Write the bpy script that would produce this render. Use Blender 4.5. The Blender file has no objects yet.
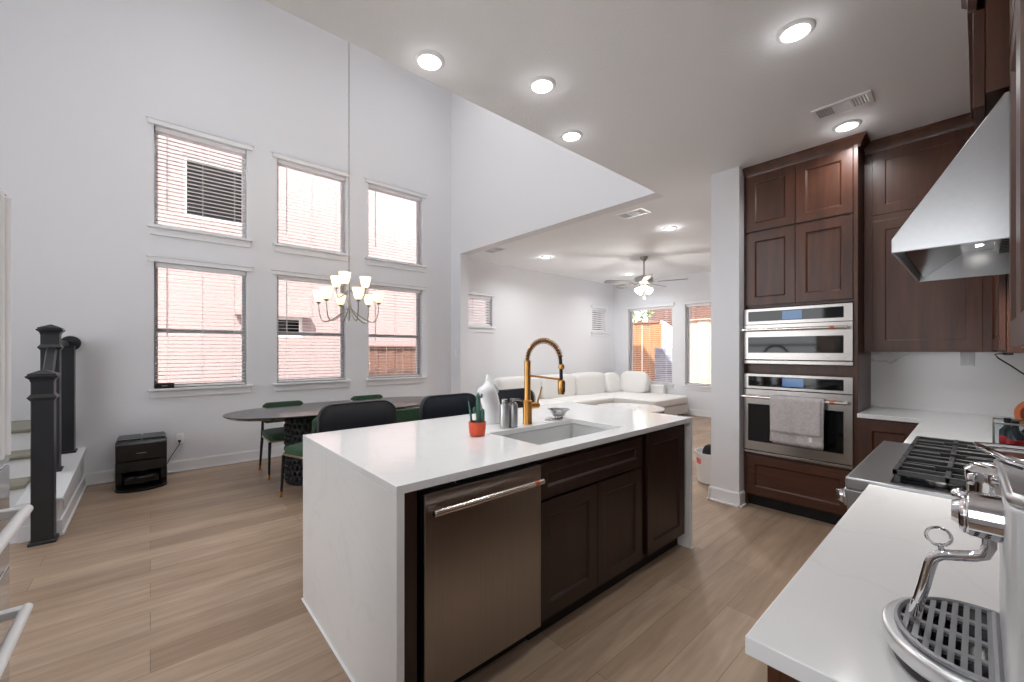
import bpy, bmesh, math, random
from mathutils import Vector, Matrix
random.seed(7)
S = bpy.context.scene
COL = S.collection
PI = math.pi
R = math.radians

# ---------------------------------------------------------------- camera, world, sun, exposure
cam_d = bpy.data.cameras.new('camera')
cam = bpy.data.objects.new('camera', cam_d); COL.objects.link(cam)
cam.location = (0, 0, 1.394)
cam.rotation_euler = (R(90), 0, R(-41.358))
cam_d.sensor_width = 36
cam_d.lens = 410.823 / 1024 * 36
cam_d.shift_y = (350.305 - 341) / 1024
cam_d.clip_start = 0.02
S.camera = cam

W = bpy.data.worlds.new('sky'); S.world = W
W.use_nodes = True
_bg = W.node_tree.nodes['Background']
_bg.inputs[0].default_value = (0.93, 0.965, 1.0, 1)
_bg.inputs[1].default_value = 3.6
sun_d = bpy.data.lights.new('sun', 'SUN'); sun_d.energy = 15.0; sun_d.angle = R(1.0); sun_d.color = (1, 0.955, 0.89)
sun = bpy.data.objects.new('sun', sun_d); COL.objects.link(sun)
sun.rotation_euler = Vector((0.42, 0.30, -0.80)).to_track_quat('-Z', 'Y').to_euler()
sun.location = (-4, -3, 9)

LAMP_W = 2.9          # each recessed lamp
HIGH_LAMP_W = 7.0     # unseen lamps added in the two-storey ceiling to light the dining room
BULB_W = 1.2

S.view_settings.view_transform = 'Standard'
S.view_settings.look = 'None'
S.view_settings.gamma = 1
S.view_settings.exposure = 0.44
S.view_settings.use_curve_mapping = False
S.cycles.use_denoising = True
S.cycles.max_bounces = 10
S.cycles.diffuse_bounces = 6
S.cycles.glossy_bounces = 5
S.cycles.transmission_bounces = 8
S.cycles.transparent_max_bounces = 16
S.cycles.sample_clamp_indirect = 6
S.cycles.caustics_reflective = False
S.cycles.caustics_refractive = False

# ---------------------------------------------------------------- materials
def lin(c):
    return tuple(((x / 255) / 12.92 if x / 255 <= 0.04045 else ((x / 255 + 0.055) / 1.055) ** 2.4) for x in c)

class NT:
    def __init__(s, name):
        s.m = bpy.data.materials.new(name); s.m.use_nodes = True
        s.t = s.m.node_tree; s.b = s.t.nodes['Principled BSDF']
    def n(s, kind, **kw):
        x = s.t.nodes.new(kind)
        for k, v in kw.items():
            if k in x.inputs: x.inputs[k].default_value = v
            else: setattr(x, k, v)
        return x
    def l(s, a, b): s.t.links.new(a, b)

def pm(name, rgb, rough=0.5, metal=0.0, coat=0.0, spec=0.5, emit=None, es=0.0, noise=0.0, nscale=(8, 8, 8), bump=0.0, bscale=60, rnoise=0.0):
    M = NT(name); b = M.b
    c = lin(rgb)
    b.inputs['Base Color'].default_value = (*c, 1)
    b.inputs['Roughness'].default_value = rough
    b.inputs['Metallic'].default_value = metal
    b.inputs['Coat Weight'].default_value = coat
    b.inputs['Coat Roughness'].default_value = 0.1
    b.inputs['Specular IOR Level'].default_value = spec
    if emit:
        b.inputs['Emission Color'].default_value = (*lin(emit), 1); b.inputs['Emission Strength'].default_value = es
    tc = M.n('ShaderNodeTexCoord')
    if noise or rnoise:
        mp = M.n('ShaderNodeMapping'); mp.inputs['Scale'].default_value = nscale
        M.l(tc.outputs['Object'], mp.inputs[0])
        nz = M.n('ShaderNodeTexNoise', Scale=1.0, Detail=5.0); M.l(mp.outputs[0], nz.inputs['Vector'])
        if noise:
            rp = M.n('ShaderNodeValToRGB')
            rp.color_ramp.elements[0].position = 0.3; rp.color_ramp.elements[1].position = 0.7
            rp.color_ramp.elements[0].color = (*[x * (1 - noise) for x in c], 1)
            rp.color_ramp.elements[1].color = (*[min(1, x * (1 + noise)) for x in c], 1)
            M.l(nz.outputs[0], rp.inputs[0]); M.l(rp.outputs[0], b.inputs['Base Color'])
        if rnoise:
            mr = M.n('ShaderNodeMapRange'); mr.inputs[3].default_value = rough - rnoise; mr.inputs[4].default_value = rough + rnoise
            M.l(nz.outputs[0], mr.inputs[0]); M.l(mr.outputs[0], b.inputs['Roughness'])
    if bump:
        n2 = M.n('ShaderNodeTexNoise', Scale=float(bscale), Detail=3.0); M.l(tc.outputs['Object'], n2.inputs['Vector'])
        bp = M.n('ShaderNodeBump', Strength=bump, Distance=0.004); M.l(n2.outputs[0], bp.inputs['Height']); M.l(bp.outputs[0], b.inputs['Normal'])
    return M.m

def floor_mat():
    M = NT('oak_planks'); b = M.b
    tc = M.n('ShaderNodeTexCoord')
    br = M.n('ShaderNodeTexBrick', Scale=1.0)
    br.offset = 0.37; br.inputs['Brick Width'].default_value = 1.45; br.inputs['Row Height'].default_value = 0.182
    br.inputs['Mortar Size'].default_value = 0.0012; br.inputs['Mortar Smooth'].default_value = 0.1
    br.inputs['Color1'].default_value = (*lin((180, 157, 136)), 1)
    br.inputs['Color2'].default_value = (*lin((156, 132, 111)), 1)
    br.inputs['Mortar'].default_value = (*lin((112, 96, 82)), 1)
    M.l(tc.outputs['Object'], br.inputs['Vector'])
    mp = M.n('ShaderNodeMapping'); mp.inputs['Scale'].default_value = (1.2, 14, 1); M.l(tc.outputs['Object'], mp.inputs[0])
    nz = M.n('ShaderNodeTexNoise', Scale=1.6, Detail=8.0, Roughness=0.62, Distortion=0.6); M.l(mp.outputs[0], nz.inputs['Vector'])
    rp = M.n('ShaderNodeValToRGB'); rp.color_ramp.elements[0].position = 0.32; rp.color_ramp.elements[1].position = 0.72
    rp.color_ramp.elements[0].color = (0.74, 0.72, 0.70, 1); rp.color_ramp.elements[1].color = (1.08, 1.08, 1.08, 1)
    M.l(nz.outputs[0], rp.inputs[0])
    mp2 = M.n('ShaderNodeMapping'); mp2.inputs['Scale'].default_value = (0.9, 3.2, 1); M.l(tc.outputs['Object'], mp2.inputs[0])
    n2 = M.n('ShaderNodeTexNoise', Scale=1.3, Detail=3.0); M.l(mp2.outputs[0], n2.inputs['Vector'])
    rp2 = M.n('ShaderNodeValToRGB'); rp2.color_ramp.elements[0].position = 0.35; rp2.color_ramp.elements[1].position = 0.65
    rp2.color_ramp.elements[0].color = (0.88, 0.87, 0.86, 1); rp2.color_ramp.elements[1].color = (1.05, 1.05, 1.05, 1)
    M.l(n2.outputs[0], rp2.inputs[0])
    mx = M.n('ShaderNodeMix', data_type='RGBA', blend_type='MULTIPLY'); mx.inputs[0].default_value = 1
    M.l(br.outputs['Color'], mx.inputs[6]); M.l(rp.outputs[0], mx.inputs[7])
    mx2 = M.n('ShaderNodeMix', data_type='RGBA', blend_type='MULTIPLY'); mx2.inputs[0].default_value = 1
    M.l(mx.outputs[2], mx2.inputs[6]); M.l(rp2.outputs[0], mx2.inputs[7])
    M.l(mx2.outputs[2], b.inputs['Base Color'])
    b.inputs['Roughness'].default_value = 0.38; b.inputs['Specular IOR Level'].default_value = 0.35
    bp = M.n('ShaderNodeBump', Strength=0.15, Distance=0.002); M.l(nz.outputs[0], bp.inputs['Height']); M.l(bp.outputs[0], b.inputs['Normal'])
    return M.m

def wood_mat(name, c1, c2, sc, rough=0.38, coat=0.06):
    M = NT(name); b = M.b
    tc = M.n('ShaderNodeTexCoord')
    mp = M.n('ShaderNodeMapping'); mp.inputs['Scale'].default_value = sc; M.l(tc.outputs['Object'], mp.inputs[0])
    nz = M.n('ShaderNodeTexNoise', Scale=1.0, Detail=7.0, Roughness=0.6, Distortion=0.4); M.l(mp.outputs[0], nz.inputs['Vector'])
    rp = M.n('ShaderNodeValToRGB'); rp.color_ramp.elements[0].position = 0.3; rp.color_ramp.elements[1].position = 0.75
    rp.color_ramp.elements[0].color = (*lin(c1), 1); rp.color_ramp.elements[1].color = (*lin(c2), 1)
    M.l(nz.outputs[0], rp.inputs[0]); M.l(rp.outputs[0], b.inputs['Base Color'])
    b.inputs['Roughness'].default_value = rough
    b.inputs['Coat Weight'].default_value = coat; b.inputs['Coat Roughness'].default_value = 0.18
    return M.m

def quartz_mat(name, base, vein, amount=0.5, rough=0.09, scale=1.6):
    M = NT(name); b = M.b
    tc = M.n('ShaderNodeTexCoord')
    n1 = M.n('ShaderNodeTexNoise', Scale=scale, Detail=6.0, Distortion=1.6); M.l(tc.outputs['Object'], n1.inputs['Vector'])
    sb = M.n('ShaderNodeMath', operation='SUBTRACT'); sb.inputs[1].default_value = 0.5; M.l(n1.outputs[0], sb.inputs[0])
    ab = M.n('ShaderNodeMath', operation='ABSOLUTE'); M.l(sb.outputs[0], ab.inputs[0])
    rp = M.n('ShaderNodeValToRGB'); rp.color_ramp.elements[0].position = 0.0; rp.color_ramp.elements[1].position = 0.016
    v = [a * (1 - amount) + c * amount for a, c in zip(lin(base), lin(vein))]
    rp.color_ramp.elements[0].color = (*v, 1); rp.color_ramp.elements[1].color = (*lin(base), 1)
    M.l(ab.outputs[0], rp.inputs[0]); M.l(rp.outputs[0], b.inputs['Base Color'])
    b.inputs['Roughness'].default_value = rough
    return M.m

def glass_mat(name, tint=(1, 1, 1), refl=0.06):
    M = NT(name); t = M.t
    t.nodes.remove(M.b)
    tr = M.n('ShaderNodeBsdfTransparent'); tr.inputs[0].default_value = (*tint, 1)
    gl = M.n('ShaderNodeBsdfGlossy', Roughness=0.02)
    lw = M.n('ShaderNodeFresnel', IOR=1.35)
    mx = M.n('ShaderNodeMixShader')
    M.l(lw.outputs[0], mx.inputs[0]); M.l(tr.outputs[0], mx.inputs[1]); M.l(gl.outputs[0], mx.inputs[2])
    M.l(mx.outputs[0], t.nodes['Material Output'].inputs[0])
    return M.m

def brick_mat(name, c1, c2, mortar, w=0.22, h=0.075, vertical='xz'):
    M = NT(name); b = M.b
    tc = M.n('ShaderNodeTexCoord'); sp = M.n('ShaderNodeSeparateXYZ'); cb = M.n('ShaderNodeCombineXYZ')
    M.l(tc.outputs['Object'], sp.inputs[0])
    M.l(sp.outputs[0 if vertical == 'xz' else 1], cb.inputs[0]); M.l(sp.outputs[2], cb.inputs[1])
    br = M.n('ShaderNodeTexBrick', Scale=1.0); M.l(cb.outputs[0], br.inputs['Vector'])
    br.inputs['Brick Width'].default_value = w; br.inputs['Row Height'].default_value = h; br.inputs['Mortar Size'].default_value = 0.006
    br.inputs['Color1'].default_value = (*lin(c1), 1); br.inputs['Color2'].default_value = (*lin(c2), 1); br.inputs['Mortar'].default_value = (*lin(mortar), 1)
    M.l(br.outputs['Color'], b.inputs['Base Color']); b.inputs['Roughness'].default_value = 0.9
    return M.m

m_wall = pm('wall_paint', (226, 226, 229), 0.75)
m_ceil = pm('ceiling_paint', (240, 240, 241), 0.9, bump=0.5, bscale=75)
m_trim = pm('white_trim_paint', (232, 232, 234), 0.4)
m_floor = floor_mat()
m_wood = wood_mat('espresso_wood', (60, 31, 18), (90, 50, 30), (16, 16, 1.6))
m_woodh = wood_mat('espresso_wood_across', (60, 31, 18), (90, 50, 30), (1.6, 1.6, 18))
m_wood_isl = wood_mat('espresso_wood_island', (34, 18, 13), (52, 29, 21), (16, 16, 1.6))
m_dark = pm('black_recess', (14, 12, 12), 0.6)
m_quartz = quartz_mat('white_quartz', (234, 233, 232), (214, 212, 211), 0.22)
m_splash = quartz_mat('backsplash_slab', (238, 236, 235), (190, 188, 188), 0.6, rough=0.16, scale=0.9)
m_steel = pm('brushed_steel', (176, 171, 167), 0.26, 1.0)
m_steelh = pm('brushed_steel_plain', (186, 186, 187), 0.3, 1.0, noise=0.02, nscale=(2, 60, 60))
m_dwsteel = pm('dishwasher_steel', (156, 148, 142), 0.3, 1.0, noise=0.05, nscale=(120, 120, 1.5), rnoise=0.04)
m_satin = pm('satin_steel', (222, 222, 223), 0.3, 1.0)
m_grill = pm('grill_steel', (150, 150, 152), 0.5, 0.9)
m_liner = pm('polished_hood_liner', (128, 124, 122), 0.14, 1.0)
m_silver = pm('silver_casing', (214, 214, 215), 0.35, 0.45)
m_handle = pm('satin_handle_metal', (214, 204, 196), 0.2, 1.0)
m_copper = pm('copper_accent', (214, 128, 92), 0.22, 1.0)
m_chrome = pm('chrome', (228, 228, 230), 0.06, 1.0)
m_nickel = pm('brushed_nickel', (168, 166, 162), 0.28, 1.0)
m_black_glass = pm('black_glass', (10, 12, 14), 0.05, spec=0.4)
m_iron = pm('cast_iron', (36, 36, 38), 0.42, noise=0.2, nscale=(40, 40, 40))
m_gold = pm('brushed_brass', (205, 150, 82), 0.26, 1.0)
m_pale_brass = pm('pale_brass', (206, 190, 156), 0.35, 1.0)
m_blackm = pm('black_metal', (26, 26, 28), 0.4, 0.3)
m_newel = pm('charcoal_newel_paint', (40, 42, 46), 0.38)
m_glass = glass_mat('window_glass')
m_sash = pm('grey_window_sash', (186, 187, 189), 0.45)
m_slat = pm('white_blind_slats', (236, 236, 238), 0.45)
m_plastic_w = pm('white_plastic', (236, 236, 236), 0.35)
m_plastic_b = pm('black_plastic', (24, 24, 26), 0.3)
m_plastic_b2 = pm('glossy_black_plastic', (10, 10, 12), 0.08)
m_velvet = pm('dark_green_velvet', (30, 66, 40), 0.8, noise=0.25, nscale=(30, 30, 30))
m_velvet.node_tree.nodes['Principled BSDF'].inputs['Sheen Weight'].default_value = 0.15
m_leather = pm('charcoal_leather', (38, 39, 43), 0.5, bump=0.15, bscale=200)
m_leather2 = pm('blue_black_leather', (24, 32, 42), 0.5, bump=0.15, bscale=200)
m_table = pm('black_stone_top', (40, 40, 43), 0.15, noise=0.2, nscale=(3, 3, 3), coat=0.3)
m_pedestal = pm('black_fluted_base', (22, 22, 24), 0.45)
m_sofa = pm('white_boucle', (226, 224, 221), 0.9, bump=0.4, bscale=260)
m_marble = quartz_mat('white_marble_top', (226, 224, 222), (150, 148, 148), 0.7, rough=0.15, scale=4)
m_ceramic = pm('white_ceramic', (236, 236, 237), 0.25)
m_sinkgrey = pm('pale_grey_sink', (208, 208, 207), 0.3)
m_orange = pm('orange_glazed_pot', (214, 78, 44), 0.4)
m_copperbrown = pm('orange_copper_enamel', (190, 104, 62), 0.35)
m_cactus = pm('cactus_green', (66, 108, 94), 0.6, noise=0.25, nscale=(60, 60, 20))
m_soil = pm('dark_soil', (58, 44, 34), 0.9)
m_towel = pm('grey_towel', (196, 190, 189), 0.95, noise=0.12, nscale=(60, 60, 60), bump=0.6, bscale=300)
m_lens = pm('lamp_lens', (255, 255, 255), 0.5, emit=(255, 252, 246), es=9)
m_shade = pm('lit_frosted_shade', (250, 240, 225), 0.5, emit=(255, 226, 186), es=1.0)
m_bulbglow = pm('lit_bulb', (255, 250, 240), 0.5, emit=(255, 244, 226), es=6)
m_fanshade = pm('lit_fan_shade', (255, 252, 246), 0.5, emit=(255, 248, 238), es=3.5)
m_blade = pm('grey_fan_blade', (138, 135, 132), 0.45, noise=0.15, nscale=(3, 40, 3))
m_fridge = pm('glossy_platinum_glass', (214, 216, 219), 0.04, 0.75)
m_fridge_side = pm('fridge_grey_side', (120, 121, 124), 0.4)
m_reflection = pm('blue_reflection_glow', (18, 24, 34), 0.1, emit=(96, 150, 214), es=0.3)  # blue glow painted as a window's reflection in the oven control glass
m_pink = pm('pale_render_wall', (158, 140, 139), 0.9, noise=0.04, nscale=(8, 8, 60))
m_tread = wood_mat('stair_tread_wood', (112, 108, 92), (150, 146, 128), (1.6, 16, 16), 0.4, 0.1)
m_fence = wood_mat('cedar_fence', (132, 88, 56), (162, 112, 74), (14, 14, 1.5), 0.8, 0)
m_fence_pale = wood_mat('pale_cedar_fence', (172, 148, 132), (188, 164, 148), (14, 14, 1.5), 0.8, 0)
m_fence_dark = wood_mat('weathered_fence', (92, 64, 52), (124, 90, 74), (14, 14, 1.5), 0.8, 0)
m_brick = brick_mat('brown_brick', (92, 54, 46), (70, 42, 37), (112, 98, 90), vertical='yz')
m_stone = brick_mat('blue_grey_stone', (104, 108, 128), (140, 142, 158), (160, 160, 168), 0.3, 0.14, vertical='yz')
m_stucco = pm('white_stucco', (240, 238, 234), 0.9)
m_ground = pm('pale_gravel_yard', (226, 224, 220), 0.95, noise=0.25, nscale=(20, 20, 20))
m_leaf = pm('tree_leaves', (92, 116, 66), 0.7, noise=0.3, nscale=(5, 5, 5))
m_bark = pm('tree_bark', (88, 70, 54), 0.9)
m_roof = pm('grey_roof_shingle', (120, 112, 108), 0.9, noise=0.2, nscale=(10, 10, 10))
m_clear = glass_mat('clear_jar_glass', (0.92, 0.95, 0.96))
m_red = pm('red_label', (190, 40, 48), 0.5)
m_pinkmark = pm('pink_mark', (226, 110, 106), 0.6)
m_spice = pm('dark_bottle', (34, 40, 44), 0.2)
m_cloth_b = pm('black_cloth', (26, 30, 34), 0.9)

# ---------------------------------------------------------------- mesh helpers
class MB:
    def __init__(s): s.v = []; s.f = []
    def add(s, vs, fs):
        o = len(s.v); s.v += [tuple(p) for p in vs]; s.f += [tuple(i + o for i in q) for q in fs]; return s
    def box(s, x0, x1, y0, y1, z0, z1):
        x0, x1 = min(x0, x1), max(x0, x1); y0, y1 = min(y0, y1), max(y0, y1); z0, z1 = min(z0, z1), max(z0, z1)
        return s.add([(x0, y0, z0), (x1, y0, z0), (x1, y1, z0), (x0, y1, z0), (x0, y0, z1), (x1, y0, z1), (x1, y1, z1), (x0, y1, z1)],
                     [(0, 3, 2, 1), (4, 5, 6, 7), (0, 1, 5, 4), (1, 2, 6, 5), (2, 3, 7, 6), (3, 0, 4, 7)])
    def prism(s, poly, a0, a1, axis='z'):
        n = len(poly)
        def P(p, a):
            return (p[0], p[1], a) if axis == 'z' else ((p[0], a, p[1]) if axis == 'y' else (a, p[0], p[1]))
        vs = [P(p, a0) for p in poly] + [P(p, a1) for p in poly]
        fs = [tuple(range(n))[::-1], tuple(range(n, 2 * n))] + [(i, (i + 1) % n, n + (i + 1) % n, n + i) for i in range(n)]
        return s.add(vs, fs)
    def cyl(s, p0, p1, r0, r1=None, n=20, caps=True):
        return s.tube([p0, p1], [r0, r0 if r1 is None else r1], n, caps=caps)
    def tube(s, pts, r, n=10, closed=False, caps=True):
        pts = [Vector(p) for p in pts]; m = len(pts)
        rs = r if isinstance(r, (list, tuple)) else [r] * m
        T = []
        for i in range(m):
            a = pts[(i - 1) % m] if (closed or i > 0) else pts[i]; b = pts[(i + 1) % m] if (closed or i < m - 1) else pts[i]
            T.append((b - a).normalized())
        up = Vector((0, 0, 1)) if abs(T[0].z) < 0.9 else Vector((1, 0, 0))
        nrm = (up - T[0] * up.dot(T[0])).normalized()
        vs = []
        for i in range(m):
            nrm = (nrm - T[i] * nrm.dot(T[i])).normalized(); bi = T[i].cross(nrm)
            for k in range(n):
                a = 2 * PI * k / n
                vs.append(pts[i] + (nrm * math.cos(a) + bi * math.sin(a)) * rs[i])
        fs = []
        for i in range(m if closed else m - 1):
            j = (i + 1) % m
            for k in range(n):
                fs.append((i * n + k, i * n + (k + 1) % n, j * n + (k + 1) % n, j * n + k))
        if caps and not closed:
            fs.append(tuple(range(n))[::-1]); fs.append(tuple((m - 1) * n + k for k in range(n)))
        return s.add(vs, fs)
    def lathe(s, prof, c=(0, 0, 0), n=28, mat=None, caps=True):
        vs = []
        for r, z in prof:
            for k in range(n):
                a = 2 * PI * k / n; p = Vector((r * math.cos(a), r * math.sin(a), z))
                if mat: p = mat @ p
                vs.append(p + Vector(c))
        fs = []
        for i in range(len(prof) - 1):
            for k in range(n):
                fs.append((i * n + k, i * n + (k + 1) % n, (i + 1) * n + (k + 1) % n, (i + 1) * n + k))
        if caps:
            fs.append(tuple(range(n))[::-1]); fs.append(tuple((len(prof) - 1) * n + k for k in range(n)))
        return s.add(vs, fs)
    def sell(s, c, d, e1=0.35, e2=0.35, nu=28, nv=14, rot=None):
        def sg(x, e): return math.copysign(abs(x) ** e, x)
        vs = []
        for i in range(nv + 1):
            ph = -PI / 2 + PI * i / nv
            for k in range(nu):
                th = 2 * PI * k / nu
                p = Vector((d[0] * sg(math.cos(ph), e1) * sg(math.cos(th), e2), d[1] * sg(math.cos(ph), e1) * sg(math.sin(th), e2), d[2] * sg(math.sin(ph), e1)))
                if rot: p = rot @ p
                vs.append(p + Vector(c))
        fs = [(i * nu + k, i * nu + (k + 1) % nu, (i + 1) * nu + (k + 1) % nu, (i + 1) * nu + k) for i in range(nv) for k in range(nu)]
        return s.add(vs, fs)
    def sections(s, secs, n=24):
        vs = []
        for (z, cx, cy_, rx, ry) in secs:
            for k in range(n):
                a = 2 * PI * k / n; vs.append((cx + rx * math.cos(a), cy_ + ry * math.sin(a), z))
        fs = [(i * n + k, i * n + (k + 1) % n, (i + 1) * n + (k + 1) % n, (i + 1) * n + k) for i in range(len(secs) - 1) for k in range(n)]
        fs.append(tuple(range(n))[::-1]); fs.append(tuple((len(secs) - 1) * n + k for k in range(n)))
        return s.add(vs, fs)
    def grid(s, fn, nu, nv):
        vs = [fn(i / nu, j / nv) for i in range(nu + 1) for j in range(nv + 1)]
        return s.add(vs, [(i * (nv + 1) + j, (i + 1) * (nv + 1) + j, (i + 1) * (nv + 1) + j + 1, i * (nv + 1) + j + 1) for i in range(nu) for j in range(nv)])
    def xf(s, M):
        s.v = [tuple(M @ Vector(p)) for p in s.v]; return s

def wloc(o):
    p = Vector((0, 0, 0))
    while o is not None:
        p = p + o.location; o = o.parent
    return p

def build(mb, name, mat, parent=None, bev=0.0, seg=2, smooth=38, label=None):
    me = bpy.data.meshes.new(name)
    off = wloc(parent) if parent is not None else Vector((0, 0, 0))
    me.from_pydata([tuple(Vector(p) - off) for p in mb.v], [], mb.f)
    bm = bmesh.new(); bm.from_mesh(me)
    bmesh.ops.recalc_face_normals(bm, faces=bm.faces[:])
    bm.to_mesh(me); bm.free()
    me.materials.append(mat)
    if smooth:
        me.polygons.foreach_set('use_smooth', [True] * len(me.polygons))
        me.set_sharp_from_angle(angle=R(smooth))
    o = bpy.data.objects.new(name, me); COL.objects.link(o)
    if parent is not None: o.parent = parent
    if bev:
        b = o.modifiers.new('bevel', 'BEVEL'); b.width = bev; b.segments = seg; b.limit_method = 'ANGLE'; b.angle_limit = R(40); b.harden_normals = False
    if label: o['label'] = label
    return o

def tag(o, label, cat=None, group=None, kind=None):
    o['label'] = label
    if cat: o['category'] = cat
    if group: o['group'] = group
    if kind: o['kind'] = kind
    return o

def thing(name, label, cat, loc=(0, 0, 0), group=None):
    o = bpy.data.objects.new(name, None); COL.objects.link(o)
    o.location = loc; o.empty_display_size = 0.1
    return tag(o, label, cat, group)

def struct(mb, name, mat, label, cat, **kw):
    o = build(mb, name, mat, **kw); return tag(o, label, cat, kind='structure')

def copy_tree(o, parent=None):
    c = o.copy(); COL.objects.link(c)
    if parent is not None: c.parent = parent
    for ch in list(o.children): copy_tree(ch, c)
    return c

def area_light(name, loc, size, watts, color, parent=None, spread=150):
    d = bpy.data.lights.new(name, 'AREA'); d.shape = 'DISK'; d.size = size; d.energy = watts; d.color = color; d.spread = R(spread)
    o = bpy.data.objects.new(name, d); COL.objects.link(o)
    if parent is not None:
        o.parent = parent; o.location = Vector(loc) - wloc(parent)
    else: o.location = loc
    return o

def point_light(name, loc, rad, watts, color, parent=None):
    d = bpy.data.lights.new(name, 'POINT'); d.shadow_soft_size = rad; d.energy = watts; d.color = color
    o = bpy.data.objects.new(name, d); COL.objects.link(o)
    if parent is not None:
        o.parent = parent; o.location = Vector(loc) - wloc(parent)
    else: o.location = loc
    return o

def portal(name, loc, rot, sx, sy):
    d = bpy.data.lights.new(name, 'AREA'); d.shape = 'RECTANGLE'; d.size = sx; d.size_y = sy; d.cycles.is_portal = True
    o = bpy.data.objects.new(name, d); COL.objects.link(o); o.location = loc; o.rotation_euler = rot
    return o

def wall_grid(a0, a1, z0, z1, holes, mk):
    """cells of a wall (along a, up z) that no hole covers, merged per column; mk(a0,a1,z0,z1)"""
    xs = sorted({a0, a1, *[h[0] for h in holes], *[h[1] for h in holes]})
    for i in range(len(xs) - 1):
        xa, xb = xs[i], xs[i + 1]; m = (xa + xb) / 2
        hs = sorted([(h[2], h[3]) for h in holes if h[0] < m < h[1]])
        z = z0
        for h0, h1 in hs:
            if h0 > z: mk(xa, xb, z, h0)
            z = h1
        if z < z1: mk(xa, xb, z, z1)

# ---------------------------------------------------------------- room shell
ZC = 3.031; ZH = 6.2; YW = 6.083; XH = 3.937; YE = 2.211
YL = 6.05; XE = 8.75; XK = 4.60; YS = -0.39
WX = -3.3
T = 0.16

struct(MB().box(WX, XE + 0.2, YS - 0.01, YW + 0.02, -0.12, 0), 'floor', m_floor, 'wide light oak plank floor running through the kitchen, dining and living rooms', 'floor', smooth=0)

# north wall of the dining room with its six windows
WCOL = [(0.03, 0.912), (1.25, 2.14), (2.472, 3.378)]
UP = (2.79, 3.915); LO = (0.965, 2.385)
mb = MB()
holes = [(a, b, *LO) for a, b in WCOL] + [(a, b, *UP) for a, b in WCOL]
wall_grid(WX, XH + 0.02, 0, ZH, holes, lambda a, b, c, d: mb.box(a, b, YW, YW + T, c, d))
struct(mb, 'wall_north', m_wall, 'tall white two-storey dining wall holding six windows', 'wall', smooth=0)
# header wall above the opening to the living room, with its jamb
mb = MB().box(XH, XH + 0.17, YE, YW, ZC, ZH)
mb.box(XH, XH + 0.17, 5.797, YW, 0, ZC)
struct(mb, 'wall_header', m_wall, 'white upper wall and jamb over the opening to the living room', 'wall', smooth=0)
# kitchen side of the two-storey void (faces the dining room, above the kitchen ceiling)
struct(MB().box(WX, XH + 0.17, YE - 0.15, YE, ZC + 0.2, ZH), 'wall_void', m_wall, 'white wall closing the two-storey void above the kitchen ceiling edge', 'wall', smooth=0)
# living room walls
mb = MB()
SW = [(4.27, 4.83, 1.83, 2.40), (7.86, 8.40, 1.83, 2.40)]
wall_grid(XH + 0.17, XE, 0, ZC, SW, lambda a, b, c, d: mb.box(a, b, YL, YL + T, c, d))
struct(mb, 'wall_living_north', m_wall, 'white living room wall behind the sofa with two small windows', 'wall', smooth=0)
EW = [(4.53, 5.655, 0.645, 2.39), (3.08, 4.23, 0.645, 2.39)]
mb = MB()
wall_grid(YS, YL + T, 0, ZC, EW, lambda a, b, c, d: mb.box(XE, XE + T, a, b, c, d))
struct(mb, 'wall_living_east', m_wall, 'white far living room wall with two tall windows', 'wall', smooth=0)
# kitchen walls
struct(MB().box(3.93, XK + 0.0, 1.408, 1.652, 0, ZC), 'wall_pier', m_wall, 'white wall pier left of the oven tower', 'wall', smooth=0)
struct(MB().box(XK, XK + T, YS - T, 1.652, 0, ZC), 'wall_kitchen_east', m_wall, 'white kitchen wall behind the oven tower', 'wall', smooth=0)
struct(MB().box(-1.25, XE + T, YS - T, YS, 0, ZC), 'wall_kitchen_south', m_wall, 'white kitchen wall behind the cooking range', 'wall', smooth=0)
mb = MB()
wall_grid(YS - T, 1.86, 0, ZC, [(-0.25, 0.75, 0.95, 2.4)], lambda a, b, c, d: mb.box(-1.25, -1.09, a, b, c, d))
struct(mb, 'wall_kitchen_west', m_wall, 'white kitchen wall behind the refrigerator', 'wall', smooth=0)
struct(MB().box(WX, -1.25, 1.70, 1.86, 0, ZH), 'wall_stair', m_wall, 'white wall at the near side of the stair hall', 'wall', smooth=0)
mb = MB()
WWH = [(2.1, 5.0, 0.6, 2.6), (2.1, 5.0, 3.0, 4.4)]
wall_grid(1.86, YW + T, 0, ZH, WWH, lambda a, b, c, d: mb.box(WX - T, WX, a, b, c, d))
struct(mb, 'wall_west', m_wall, 'white two-storey west wall of the stair hall with large windows', 'wall', smooth=0)
# ceilings
mb = MB().prism([(-1.25, YS - T), (XE + T, YS - T), (XE + T, YL + T), (XH + 0.17, YL + T), (XH + 0.17, YE), (-1.25, YE)], ZC, ZC + 0.2)
struct(mb, 'ceiling', m_ceil, 'flat white textured ceiling over the kitchen and living room', 'ceiling', smooth=0)
struct(MB().box(WX - T, XH + 0.2, 1.7, YW + T, ZH, ZH + 0.2), 'ceiling_upper', m_ceil, 'high white ceiling over the two-storey dining room', 'ceiling', smooth=0)

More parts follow.
